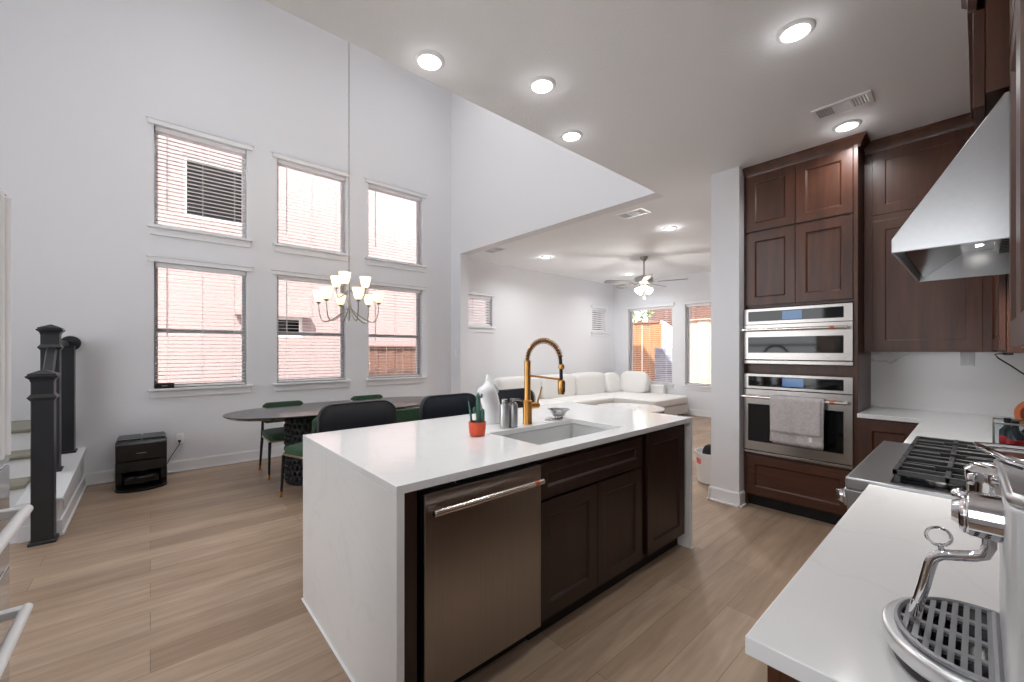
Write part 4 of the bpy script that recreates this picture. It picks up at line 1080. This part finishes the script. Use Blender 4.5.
t = thing('near_range_wall_cabinet', 'dark brown upper cabinet nearest the camera, left of the hood', 'cabinet', (1.5, -0.2, 1.40))
build(MB().box(1.10, 1.915, YS + 0.004, YU - 0.022, 1.402, 2.965), 'carcass', m_wood, t, bev=0.002, smooth=0)
for a0, a1 in ((1.104, 1.504), (1.508, 1.912)):
    door(t, 'door', a0, a1, 1.405, 2.26, YU, 'y', 1, m_wood); door(t, 'door', a0, a1, 2.285, 2.945, YU, 'y', 1, m_wood)
crown(t, [(1.10, YU - 0.01, 0, 1), (1.915, YU - 0.01, 0, 1)])

# range hood
HX0, HX1 = 1.926, 2.834
t = thing('range_hood', 'stainless wedge-shaped range hood above the cooking range', 'range hood', (2.38, -0.1, 1.73))
prof_o = [(YS + 0.004, 1.73), (0.2, 1.73), (0.2, 1.776), (-0.052, 2.169), (YS + 0.004, 2.169)]
mb = MB(); n = 5
vs = [(HX0, *p) for p in prof_o] + [(HX1, *p) for p in prof_o]
fs = [(0, 1, 2, 3, 4), (5, 9, 8, 7, 6)] + [(1, 6, 7, 2), (2, 7, 8, 3), (3, 8, 9, 4), (4, 9, 5, 0)]
o = build(mb.add(vs, fs), 'canopy', m_steelh, t, smooth=0)
so = o.modifiers.new('thick', 'SOLIDIFY'); so.thickness = 0.012; so.offset = -1
bv = o.modifiers.new('bevel', 'BEVEL'); bv.width = 0.002; bv.limit_method = 'ANGLE'
li = build(MB().prism([(YS + 0.03, 1.742), (YS + 0.03, 1.86), (0.05, 1.84), (0.175, 1.745), (0.18, 1.75), (0.055, 1.85), (YS + 0.03, 1.87)], HX0 + 0.014, HX1 - 0.014, 'x'), 'liner', m_liner, t, smooth=0)
for x in (2.10, 2.66):
    build(MB().lathe([(0.001, -0.004), (0.034, -0.004), (0.038, 0.006), (0.001, 0.006)], (x, 0.02, 1.846), 20), 'hood_lamp', m_lens, t)
    area_light('hood_light', (x, 0.02, 1.838), 0.06, 1.6, (1, 0.97, 0.93), t, 100)
build(MB().box(2.12, 2.64, YS + 0.06, -0.04, 1.80, 1.815), 'filter', m_steel, t, bev=0.004)
fl = MB()
for k in range(14): fl.box(2.135 + k * 0.036, 2.153 + k * 0.036, YS + 0.075, -0.055, 1.792, 1.8005)
build(fl, 'filter_slats', m_iron, t, smooth=0)
build(MB().box(2.30, 2.46, 0.1995, 0.202, 1.74, 1.765), 'control_strip', m_black_glass, t, smooth=0)

# counters
m = MB().box(0.741, 1.912, YS + 0.001, 0.257, 0.89, 0.92)
tag(build(m, 'near_countertop', m_quartz, bev=0.002, smooth=0), 'white quartz countertop under the espresso machine', 'countertop')
m = MB().prism([(2.842, YS + 0.001), (XK - 0.001, YS + 0.001), (XK - 0.001, 0.604), (3.985, 0.604), (3.985, 0.257), (2.842, 0.257)], 0.89, 0.92)
tag(build(m, 'corner_countertop', m_quartz, bev=0.002, smooth=0), 'white quartz corner countertop between the range and the oven tower', 'countertop')
t = thing('near_base_cabinet', 'dark brown base cabinet under the espresso machine counter', 'cabinet', (1.3, 0, 0))
build(MB().box(0.762, 1.91, YS + 0.004, 0.21, 0.1, 0.8885), 'carcass', m_wood, t, smooth=0)
build(MB().box(0.762, 1.91, YS + 0.004, 0.15, 0.0, 0.1), 'toe_kick', m_dark, t, smooth=0)
for a0 in (0.768, 1.34): door(t, 'door', a0, a0 + 0.565, 0.12, 0.872, 0.232, 'y', 1, m_wood)
t = thing('far_base_cabinet', 'dark brown base cabinet between the range and the corner', 'cabinet', (3.4, 0, 0))
build(MB().box(2.844, 4.02, YS + 0.004, 0.21, 0.1, 0.8885), 'carcass', m_wood, t, smooth=0)
build(MB().box(2.844, 4.02, YS + 0.004, 0.15, 0.0, 0.1), 'toe_kick', m_dark, t, smooth=0)
for a0 in (2.85, 3.43): door(t, 'door', a0, a0 + 0.56, 0.12, 0.872, 0.232, 'y', 1, m_wood)
mb = MB().box(0.741, 1.918, YS, YS + 0.0, 0, 0)
struct(MB().box(0.741, XK, YS, YS + 0.0035, 0.92, 1.40).box(XK - 0.0035, XK, YS + 0.0035, 0.603, 0.92, 1.3815).box(1.92, 2.84, YS, YS + 0.0035, 1.40, 1.73), 'backsplash', m_splash, 'pale veined slab backsplash between counter and upper cabinets', 'backsplash', smooth=0)
outlet(XK - 0.0035, 0.055, 1.335, 'x', 'white outlet on the backsplash tucked under the corner upper cabinet')

# ---------------------------------------------------------------- cooking range
RX0, RX1 = 1.918, 2.836
t = thing('cooking_range', 'stainless gas range with black cast iron grates', 'range', (2.38, 0, 0))
build(MB().box(RX0, RX1, YS + 0.01, 0.265, 0.1, 0.885), 'body', m_steelh, t, smooth=0)
build(MB().box(RX0, RX1, YS + 0.01, 0.325, 0.886, 0.93), 'cooktop', m_steelh, t, bev=0.006, smooth=0)
build(MB().prism([(0.266, 0.80), (0.318, 0.80), (0.328, 0.885), (0.266, 0.885)], RX0, RX1, 'x'), 'control_panel', m_steelh, t, bev=0.004, smooth=0)
build(MB().box(RX0 + 0.03, RX1 - 0.03, 0.266, 0.30, 0.20, 0.77), 'oven_door', m_steel, t, bev=0.004, smooth=0)
h = build(MB().cyl((RX0 + 0.06, 0.345, 0.72), (RX1 - 0.06, 0.345, 0.72), 0.014), 'handle', m_handle, t)
for q in (RX0 + 0.09, RX1 - 0.115): build(MB().box(q, q + 0.025, 0.30, 0.345, 0.71, 0.73), 'handle_bracket', m_steelh, h, smooth=0)
for k in range(6):
    x = RX0 + 0.06 + k * 0.159
    kn = build(MB().cyl((x, 0.32, 0.843), (x, 0.335, 0.843), 0.034, n=28), 'knob', m_steelh, t, bev=0.002)
    build(MB().cyl((x, 0.335, 0.843), (x, 0.350, 0.843), 0.026, 0.024, n=28), 'knob_grip', m_chrome, kn, bev=0.003)
    build(MB().box(x - 0.004, x + 0.004, 0.349, 0.362, 0.822, 0.864), 'knob_bar', m_chrome, kn, bev=0.002)
build(MB().box(RX0 + 0.03, RX1 - 0.03, YS + 0.05, 0.205, 0.930, 0.934), 'burner_well', m_black_glass, t, smooth=0)
for (bx, by, br) in [(RX0 + 0.17, 0.08, 0.045), (RX0 + 0.17, -0.22, 0.04), ((RX0 + RX1) / 2, -0.07, 0.06), (RX1 - 0.17, 0.08, 0.045), (RX1 - 0.17, -0.22, 0.04)]:
    b = build(MB().lathe([(br * 1.1, 0.934), (br * 1.05, 0.944), (br * 0.8, 0.946), (0.001, 0.946)], (bx, by, 0), 24), 'burner', m_nickel, t)
    build(MB().lathe([(br * 0.78, 0.946), (br * 0.75, 0.954), (0.001, 0.956)], (bx, by, 0), 24), 'burner_cap', m_iron, b)
gw = (RX1 - RX0 - 0.06) / 3
for k in range(3):
    a = RX0 + 0.03 + gw * k + 0.003; b = a + gw - 0.006; y0, y1 = YS + 0.06, 0.20
    g = MB(); zt, zb_ = 0.978, 0.960; wb = 0.007
    for x in (a + wb, b - wb): g.box(x - wb, x + wb, y0, y1, zb_, zt)
    for y in (y0 + wb, (y0 + y1) / 2, y1 - wb): g.box(a, b, y - wb, y + wb, zb_, zt)
    xm = (a + b) / 2
    for x in (a + gw * 0.3, b - gw * 0.3): g.box(x - 0.005, x + 0.005, y0, y1, zb_, zt - 0.002)
    for yc in ((y0 * 3 + y1) / 4, (y0 + 3 * y1) / 4):
        g.box(xm - wb, xm + wb, yc - 0.13, yc - 0.035, zb_, zt + 0.002); g.box(xm - wb, xm + wb, yc + 0.035, yc + 0.13, zb_, zt + 0.002)
        g.box(a, xm - 0.035, yc - wb, yc + wb, zb_, zt + 0.002); g.box(xm + 0.035, b, yc - wb, yc + wb, zb_, zt + 0.002)
    for x in (a + 0.012, b - 0.012):
        for y in (y0 + 0.012, y1 - 0.012): g.box(x - 0.009, x + 0.009, y - 0.009, y + 0.009, 0.934, zb_)
    build(g, 'grate', m_iron, t, bev=0.002)

# ---------------------------------------------------------------- espresso machine
t = thing('espresso_machine', 'polished chrome espresso machine on the near counter', 'espresso machine', (0.92, -0.1, 0.92))
EX, EY = 0.913, 0.0
def dshape(r, ry, yb, n=24):
    p = [(EX + r * math.cos(PI * i / n), EY + ry * math.sin(PI * i / n)) for i in range(n + 1)]
    return p + [(EX - r, yb), (EX + r, yb)]
build(MB().prism(dshape(0.118, 0.096, -0.32), 0.9215, 0.94), 'foot', m_plastic_b, t, bev=0.004)
build(MB().prism(dshape(0.128, 0.106, -0.32), 0.94, 0.966), 'drip_tray', m_satin, t, bev=0.006, seg=3)
build(MB().prism(dshape(0.109, 0.087, -0.02), 0.9655, 0.9668), 'tray_pan', m_plastic_b2, t, smooth=0)
g = MB()
g.tube([(x, y, 0.9695) for x, y in dshape(0.109, 0.087, -0.018, n=28)], 0.0046, 6, closed=True)
for k in range(8):
    y = -0.012 + k * 0.0125
    hw = 0.107 * math.sqrt(max(0, 1 - (max(0, y) / 0.086) ** 2))
    g.box(EX - hw, EX + hw, y - 0.0033, y + 0.0033, 0.967, 0.9712)
for dx in (-0.062, -0.008, 0.05):
    g.box(EX + dx - 0.0045, EX + dx + 0.0045, -0.018, 0.086 * math.sqrt(1 - (dx / 0.107) ** 2), 0.967, 0.971)
build(g, 'drip_grill', m_grill, t, smooth=0)
build(MB().prism([(EX - 0.13, -0.34), (EX + 0.13, -0.34), (EX + 0.13, -0.035), (EX + 0.118, -0.022), (EX - 0.118, -0.022), (EX - 0.13, -0.035)], 0.9405, 1.203), 'body', m_silver, t, bev=0.006, seg=3)
hp = [(EX - 0.132, -0.342), (EX + 0.14, -0.342), (EX + 0.14, -0.025), (EX + 0.12, -0.016), (EX, -0.02), (EX - 0.12, -0.022), (EX - 0.132, -0.034)]
build(MB().prism(hp, 1.2035, 1.219), 'top_housing', m_satin, t, bev=0.006, seg=3)
cp = [(EX + 0.02, -0.34), (EX + 0.185, -0.34), (EX + 0.185, -0.03), (EX + 0.172, 0.004), (EX + 0.12, -0.014), (EX + 0.07, -0.028), (EX + 0.03, -0.055)]
build(MB().prism(cp, 1.221, 1.227), 'cup_tray', m_chrome, t, bev=0.002)
build(MB().tube([(x, y, 1.231) for x, y in cp], 0.003, 6, closed=True), 'cup_rail', m_chrome, t)
# group head (far) and steam valve (near)
gx = 0.985
build(MB().lathe([(0.001, 1.148), (0.028, 1.148), (0.033, 1.155), (0.033, 1.186), (0.036, 1.19), (0.036, 1.206), (0.028, 1.214), (0.001, 1.215)], (gx, -0.020, 0), 28), 'group_head', m_chrome, t)
build(MB().cyl((gx - 0.035, 0.004, 1.196), (gx - 0.035, 0.012, 1.196), 0.010, 0.008, 16), 'group_screw', m_chrome, t, bev=0.002)
vx = 0.872
build(MB().cyl((vx, -0.03, 1.163), (vx, 0.012, 1.163), 0.032, 0.031, 28).cyl((vx, 0.012, 1.163), (vx, 0.019, 1.163), 0.031, 0.024, 28), 'steam_valve', m_chrome, t, bev=0.003)
build(MB().cyl((vx, 0.019, 1.163), (vx, 0.026, 1.163), 0.018, 0.014, 12).sell((vx - 0.004, 0.018, 1.189), (0.010, 0.009, 0.008), 1, 1, 14, 10), 'steam_knob', m_chrome, t)
wp = [(0.885, -0.010, 1.15), (0.885, -0.010, 1.118), (0.886, -0.005, 1.104), (0.888, 0.005, 1.098), (0.89, 0.022, 1.092), (0.892, 0.037, 1.087), (0.894, 0.045, 1.079), (0.896, 0.049, 1.067), (0.90, 0.056, 1.03), (0.904, 0.063, 0.998)]
w = build(MB().tube(wp, 0.0075, 14), 'steam_wand', m_chrome, t)
build(MB().cyl((0.9037, 0.0625, 1.002), (0.9065, 0.0685, 0.976), 0.0082, 0.0065, 12), 'wand_tip', m_chrome, w)
build(MB().tube([Vector((0.891, 0.040, 1.114)) + Vector((0.35, -0.75, 0)).normalized() * (0.0145 * math.cos(2 * PI * i / 20)) + Vector((0.25, 0.1, 0.9)).normalized() * (0.0125 * math.sin(2 * PI * i / 20)) for i in range(20)], 0.0022, 8, closed=True)
      .cyl((0.891, 0.036, 1.090), (0.891, 0.038, 1.103), 0.0035, n=8), 'wand_ring', m_chrome, w)
build(MB().box(0.93, 0.945, 0.02, 0.06, 0.9655, 0.9668), 'tray_float', m_red, t, smooth=0, label='red drip tray float')

# ---------------------------------------------------------------- things on the far counter
t = thing('spice_caddy', 'clear rectangular caddy of small dark bottles on the counter beyond the range', 'caddy', (3.02, -0.17, 0.92))
x0, x1, y0, y1 = 2.90, 3.10, -0.30, -0.045
build(MB().box(x0, x1, y0, y1, 0.9205, 0.928), 'tray', m_chrome, t, bev=0.002)
gl = MB(); gl.box(x0, x0 + 0.003, y0, y1, 0.928, 1.06).box(x1 - 0.003, x1, y0, y1, 0.928, 1.06).box(x0 + 0.003, x1 - 0.003, y1 - 0.003, y1, 0.928, 1.06)
build(gl, 'glass_walls', m_clear, t, smooth=0)
build(MB().tube([(x0, y0, 1.062), (x0, y1, 1.062), (x1, y1, 1.062), (x1, y0, 1.062)], 0.004, 6, closed=True).tube([(x0, y1, 0.93), (x0, y1, 1.062)], 0.004, 6), 'rim', m_nickel, t)
labs = ['dark bottle with a red label at the front of the glass caddy', 'dark bottle with a red label behind the front one in the caddy', 'dark bottle with a red label at the far corner of the caddy', 'dark bottle with a red label at the wall side of the caddy']
for i, (bx, by) in enumerate([(2.95, -0.11), (3.02, -0.15), (3.05, -0.09), (2.96, -0.20)]):
    b = thing('spice_bottle', labs[i], 'bottle', (bx, by, 0.928), 'dark bottles in the glass caddy')
    build(MB().lathe([(0.001, 0.001), (0.024, 0.001), (0.026, 0.005), (0.026, 0.085), (0.012, 0.105), (0.010, 0.13), (0.001, 0.13)], (bx, by, 0.928), 18), 'glass', m_spice, b)
    build(MB().lathe([(0.0263, 0.025), (0.0268, 0.026), (0.0268, 0.06), (0.0263, 0.061)], (bx, by, 0.928), 18, caps=False), 'label_band', m_red, b)
    build(MB().lathe([(0.0125, 0.125), (0.0125, 0.145), (0.001, 0.147)], (bx, by, 0.928), 14), 'cap', m_plastic_b, b)
t = thing('copper_canister', 'orange copper drum with a tapered white top on the corner counter', 'canister', (3.95, -0.22, 0.92))
q = Vector((-0.8, 0.35, 0)).to_track_quat('Z', 'Y').to_matrix()
build(MB().lathe([(0.08, -0.08), (0.093, -0.075), (0.093, 0.075), (0.08, 0.08), (0.066, 0.078), (0.06, 0.02), (0.001, 0.02)], (3.95, -0.255, 1.014), 32, q), 'drum', m_copperbrown, t)
build(MB().lathe([(0.075, 0.0), (0.062, 0.10), (0.058, 0.105), (0.001, 0.107)], (3.95, -0.265, 1.085), 28), 'white_top', m_plastic_w, t)
t = tag(build(MB().tube([(3.95, -0.245, 1.1935), (3.93, -0.19, 1.24), (3.90, -0.13, 1.30), (3.86, -0.08, 1.345), (3.85, -0.065, 1.37), (3.86, -0.10, 1.375)], 0.004, 8), 'appliance_cord', m_blackm), 'thin black cord rising from the white top to a plug under the upper cabinet', 'power cord')
build(MB().box(3.80, 3.90, -0.135, -0.095, 1.366, 1.3805), 'plug', m_plastic_b, t, bev=0.002)

# ---------------------------------------------------------------- refrigerator
GX = -0.296
t = thing('refrigerator', 'mirror-glossy pale refrigerator with bar drawer handles at the left edge', 'refrigerator', (-0.66, 1.33, 0))
build(MB().box(-1.05, GX - 0.045, 0.885, 1.797, 0.03, 1.80), 'body', m_fridge_side, t, bev=0.004)
build(MB().box(GX - 0.042, GX, 0.885, 1.338, 1.085, 1.822), 'door', m_fridge, t, bev=0.004)
build(MB().box(GX - 0.042, GX, 1.344, 1.797, 1.085, 1.822), 'door', m_fridge, t, bev=0.004)
for z0, z1, zh in ((0.80, 1.075, 0.994), (0.06, 0.79, 0.746)):
    d = build(MB().box(GX - 0.042, GX, 0.885, 1.797, z0, z1), 'drawer', m_fridge, t, bev=0.004)
    h = build(MB().cyl((GX + 0.062, 1.02, zh), (GX + 0.062, 1.588, zh), 0.0115, n=20), 'handle', m_plastic_w, d, bev=0.003)
    for q in (1.560, 1.03): build(MB().box(GX, GX + 0.062, q, q + 0.026, zh - 0.01, zh + 0.01), 'handle_bracket', m_plastic_w, h, bev=0.003)
for yy in (1.315, 1.367):
    h = build(MB().cyl((GX + 0.058, yy, 1.17), (GX + 0.058, yy, 1.72), 0.0145, n=20), 'door_handle', m_plastic_w, t, bev=0.003)
    for q in (1.18, 1.686): build(MB().box(GX, GX + 0.058, yy - 0.012, yy + 0.012, q, q + 0.024), 'handle_bracket', m_plastic_w, h, bev=0.003)
build(MB().box(-1.0, GX - 0.06, 0.90, 1.78, 0.0, 0.03), 'plinth', m_dark, t, smooth=0)

# ---------------------------------------------------------------- living room
t = thing('sectional_sofa', 'white boucle sectional sofa with a chaise in the living room', 'sofa', (6.6, 5.5, 0))
build(MB().box(4.70, 8.66, 5.02, 5.98, 0.05, 0.27).box(7.28, 8.66, 4.10, 5.02, 0.05, 0.27), 'base', m_sofa, t, bev=0.03, seg=3)
def cushion(x0, x1, y0, y1, z0, z1, name, e1=0.28, e2=0.16, rot=None):
    c = ((x0 + x1) / 2, (y0 + y1) / 2, (z0 + z1) / 2); d = ((x1 - x0) / 2, (y1 - y0) / 2, (z1 - z0) / 2)
    return build(MB().sell(c, d, e1, e2, 44, 16, rot), name, m_sofa, t)
cushion(4.70, 5.95, 4.98, 5.80, 0.26, 0.44, 'seat_cushion'); cushion(5.95, 7.24, 4.98, 5.80, 0.26, 0.44, 'seat_cushion')
cushion(7.22, 8.64, 4.06, 5.80, 0.26, 0.44, 'seat_cushion')
for a, b in ((4.68, 5.72), (5.72, 6.78), (6.78, 7.82)):
    cushion(a, b, 5.60, 5.95, 0.38, 0.90, 'back_cushion', 0.4, 0.3, None)
cushion(8.42, 8.66, 4.95, 5.62, 0.36, 0.80, 'back_cushion', 0.4, 0.3)
cushion(4.56, 4.76, 5.0, 5.98, 0.05, 0.66, 'armrest', 0.25, 0.2)
build(MB().box(8.54, 8.68, 4.62, 4.95, 0.05, 0.62), 'chaise_back_end', m_sofa, t, bev=0.03, seg=3)
pc = thing('throw_cushion', 'plump white throw cushion leaning in the sofa corner', 'cushion', (8.0, 5.7, 0.42))
build(MB().sell((8.02, 5.62, 0.64), (0.27, 0.10, 0.24), 0.6, 0.5, 32, 14, Matrix.Rotation(R(-14), 3, 'X')), 'cover', m_sofa, pc)
pc = thing('throw_cushion', 'white throw cushion leaning on the chaise back by the left far window', 'cushion', (8.35, 5.2, 0.42))
build(MB().sell((8.33, 5.22, 0.66), (0.11, 0.36, 0.26), 0.6, 0.5, 32, 14, Matrix.Rotation(R(14), 3, 'Y')), 'cover', m_sofa, pc)
t = thing('coffee_table', 'round white marble coffee table with a black rim in front of the sofa', 'coffee table', (6.15, 3.95, 0))
build(MB().lathe([(0.001, 0.39), (0.56, 0.39), (0.575, 0.40), (0.57, 0.42), (0.001, 0.422)], (6.15, 3.95, 0), 48), 'top', m_marble, t)
build(MB().lathe([(0.36, 0.0), (0.38, 0.01), (0.52, 0.34), (0.56, 0.35), (0.565, 0.39), (0.001, 0.39)], (6.15, 3.95, 0), 48), 'base', m_pedestal, t)
t = thing('laundry_basket', 'round white basket with a pink mark on the floor behind the pier', 'basket', (4.47, 1.86, 0))
build(MB().lathe([(0.001, 0.004), (0.14, 0.004), (0.15, 0.012), (0.17, 0.30), (0.178, 0.312), (0.178, 0.322), (0.168, 0.322), (0.16, 0.30), (0.14, 0.02), (0.001, 0.015)], (4.47, 1.86, 0), 40), 'tub', m_plastic_w, t)
pa_ = []
for i in range(9):
    a = R(134 + 3.4 * i)
    pa_.append(a)
mk = MB(); vs = []
for i, a in enumerate(pa_):
    for z in (0.20, 0.265):
        rr = 0.15 + 0.02 * (z - 0.012) / 0.288 + 0.0015; hh = 0.5 + 0.5 * math.sin(PI * i / 8)
        zz = 0.232 + (z - 0.232) * (0.35 + 0.65 * hh); vs.append((4.47 + rr * math.cos(a), 1.86 + rr * math.sin(a), zz))
mk.add(vs, [(2 * i, 2 * i + 2, 2 * i + 3, 2 * i + 1) for i in range(8)])
build(mk, 'pink_mark', m_pinkmark, t, smooth=0)
o = tag(build(MB().sell((4.43, 1.87, 0.31), (0.085, 0.07, 0.09), 0.9, 0.8, 20, 12, Matrix.Rotation(R(30), 3, 'Y')), 'folded_cloth', m_cloth_b), 'black cloth sticking out of the white basket', 'cloth')

# ---------------------------------------------------------------- outside
tag(build(MB().box(-8, 24, -6, 22, -0.45, -0.25), 'yard_ground', m_ground, smooth=0), 'pale gravel yard around the house', 'ground', kind='structure')
# neighbour house seen through the dining windows
nb = thing('neighbour_house', 'pale pink rendered house across the side yard, seen through the dining blinds', 'house', (0, 9, -0.25))
mb = MB(); NH = [(0.40, 1.30, 3.60, 4.6), (1.2, 2.2, 1.64, 2.02)]
wall_grid(-5.0, 9.5, -0.25, 7.6, NH, lambda a, b, c, d: mb.box(a, b, 8.6, 8.9, c, d))
build(mb, 'wall', m_pink, nb, smooth=0)
for (a, b, c, d) in NH:
    f = build(MB().box(a, b, 8.62, 8.68, c, c + 0.05).box(a, b, 8.62, 8.68, d - 0.05, d).box(a, a + 0.05, 8.62, 8.68, c + 0.05, d - 0.05).box(b - 0.05, b, 8.62, 8.68, c + 0.05, d - 0.05), 'window', m_stucco, nb, smooth=0)
    build(MB().box(a + 0.05, b - 0.05, 8.66, 8.67, c + 0.05, d - 0.05), 'pane', m_black_glass, f, smooth=0)
build(MB().box(1.1, 2.3, 8.50, 8.6, 2.02, 2.10), 'window_ledge', m_pink, nb, smooth=0)
build(MB().prism([(8.35, 7.6), (9.6, 8.1), (9.6, 7.6)], -5.2, 9.7, 'x'), 'roof', m_roof, nb, smooth=0)
def fence(name, pts, z0, z1, mat, label, n, face):
    """board fence from p0 to p1"""
    (x0, y0), (x1, y1) = pts
    t = thing(name, label, 'fence', ((x0 + x1) / 2, (y0 + y1) / 2, z0), 'board fences outside')
    mb = MB(); d = Vector((x1 - x0, y1 - y0, 0)); L = d.length; d.normalize(); nn = Vector((-d.y, d.x, 0)) * face
    M = Matrix(((d.x, nn.x, 0, x0), (d.y, nn.y, 0, y0), (0, 0, 1, 0), (0, 0, 0, 1)))
    w = L / n
    for i in range(n):
        mb.box(i * w + 0.006, (i + 1) * w - 0.006, 0.0 if i % 2 else 0.012, 0.02 if i % 2 else 0.032, z0, z1)
    build(mb.xf(M), 'boards', mat, t, smooth=0)
    build(MB().box(0, L, -0.03, 0.06, z1, z1 + 0.03).xf(M), 'top_rail', mat, t, smooth=0)
    for k in range(max(2, int(L / 2.2) + 1)):
        q = k * (L - 0.1) / max(1, int(L / 2.2)) ; build(MB().box(q, q + 0.1, 0.035, 0.12, z0, z1 - 0.03).xf(M), 'post', mat, t, smooth=0)
fence('side_yard_fence', ((3.2, 8.3), (6.6, 8.3)), -0.25, 1.46, m_fence_dark, 'brown board fence across the side yard, behind the lower right dining window', 18, 1)
fence('back_yard_fence', ((10.8, 10.5), (10.8, 5.95)), -0.25, 2.19, m_fence, 'orange cedar fence behind the left far window', 16, 1)
fence('back_yard_fence', ((10.85, 5.2), (10.85, 0.5)), -0.25, 2.19, m_fence_pale, 'peach cedar fence behind the right far window', 16, 1)
t = thing('stone_garden_wall', 'blue-grey stone garden wall end beside the orange fence', 'garden wall', (10.7, 5.6, -0.25))
build(MB().box(10.5, 10.9, 5.22, 5.94, -0.25, 1.46), 'stonework', m_stone, t, smooth=0)
t = thing('white_gable_shed', 'white sunlit gabled wall above the stone garden wall', 'shed', (11.5, 5.3, -0.25))
build(MB().prism([(5.0, -0.25), (6.1, -0.25), (6.1, 2.25), (5.55, 1.85), (5.0, 1.45)], 11.1, 11.3, 'x'), 'gable_wall', m_stucco, t, smooth=0)
t = thing('brick_house', 'brown brick house with a pale roof behind the back yard fence', 'house', (15, 4, -0.25))
build(MB().box(14.0, 20, -3.0, 8.2, -0.25, 4.0), 'wall', m_brick, t, smooth=0)
build(MB().prism([(-3.4, 4.0), (8.6, 4.0), (2.6, 7.0)], 13.6, 20.4, 'x'), 'roof', m_roof, t, smooth=0)
t = thing('garden_tree', 'leafy green tree above the fence at the left of the far window', 'tree', (12.3, 7.85, -0.25))
build(MB().tube([(12.3, 7.85, -0.25), (12.35, 7.9, 1.5), (12.25, 7.85, 2.8)], [0.14, 0.11, 0.07], 10), 'trunk', m_bark, t)
mb = MB(); rnd = random.Random(3)
for i in range(420):
    while True:
        p = Vector((rnd.uniform(-1, 1), rnd.uniform(-1, 1), rnd.uniform(-1, 1)))
        if p.length < 1: break
    c = Vector((12.3, 7.85, 3.0)) + Vector((p.x * 0.8, p.y * 0.75, p.z * 1.0))
    a = Vector((rnd.uniform(-1, 1), rnd.uniform(-1, 1), rnd.uniform(-1, 1))).normalized() * 0.13; b = a.orthogonal().normalized() * 0.06
    mb.add([c - a, c + b, c + a, c - b], [(0, 1, 2, 3)])
o = build(mb, 'foliage', m_leaf, t, smooth=0); o['kind'] = 'stuff'

struct(MB().prism([(8.95, 8.2), (9.88, 8.2), (9.88, 5.82), (8.95, 3.78)], 3.2, 3.3), 'shadow_eave', m_roof, 'unseen eave slab added to cast a diagonal shadow on the orange fence', 'roof', smooth=0)  # out of view, outlined so its shadow runs diagonally across the fence
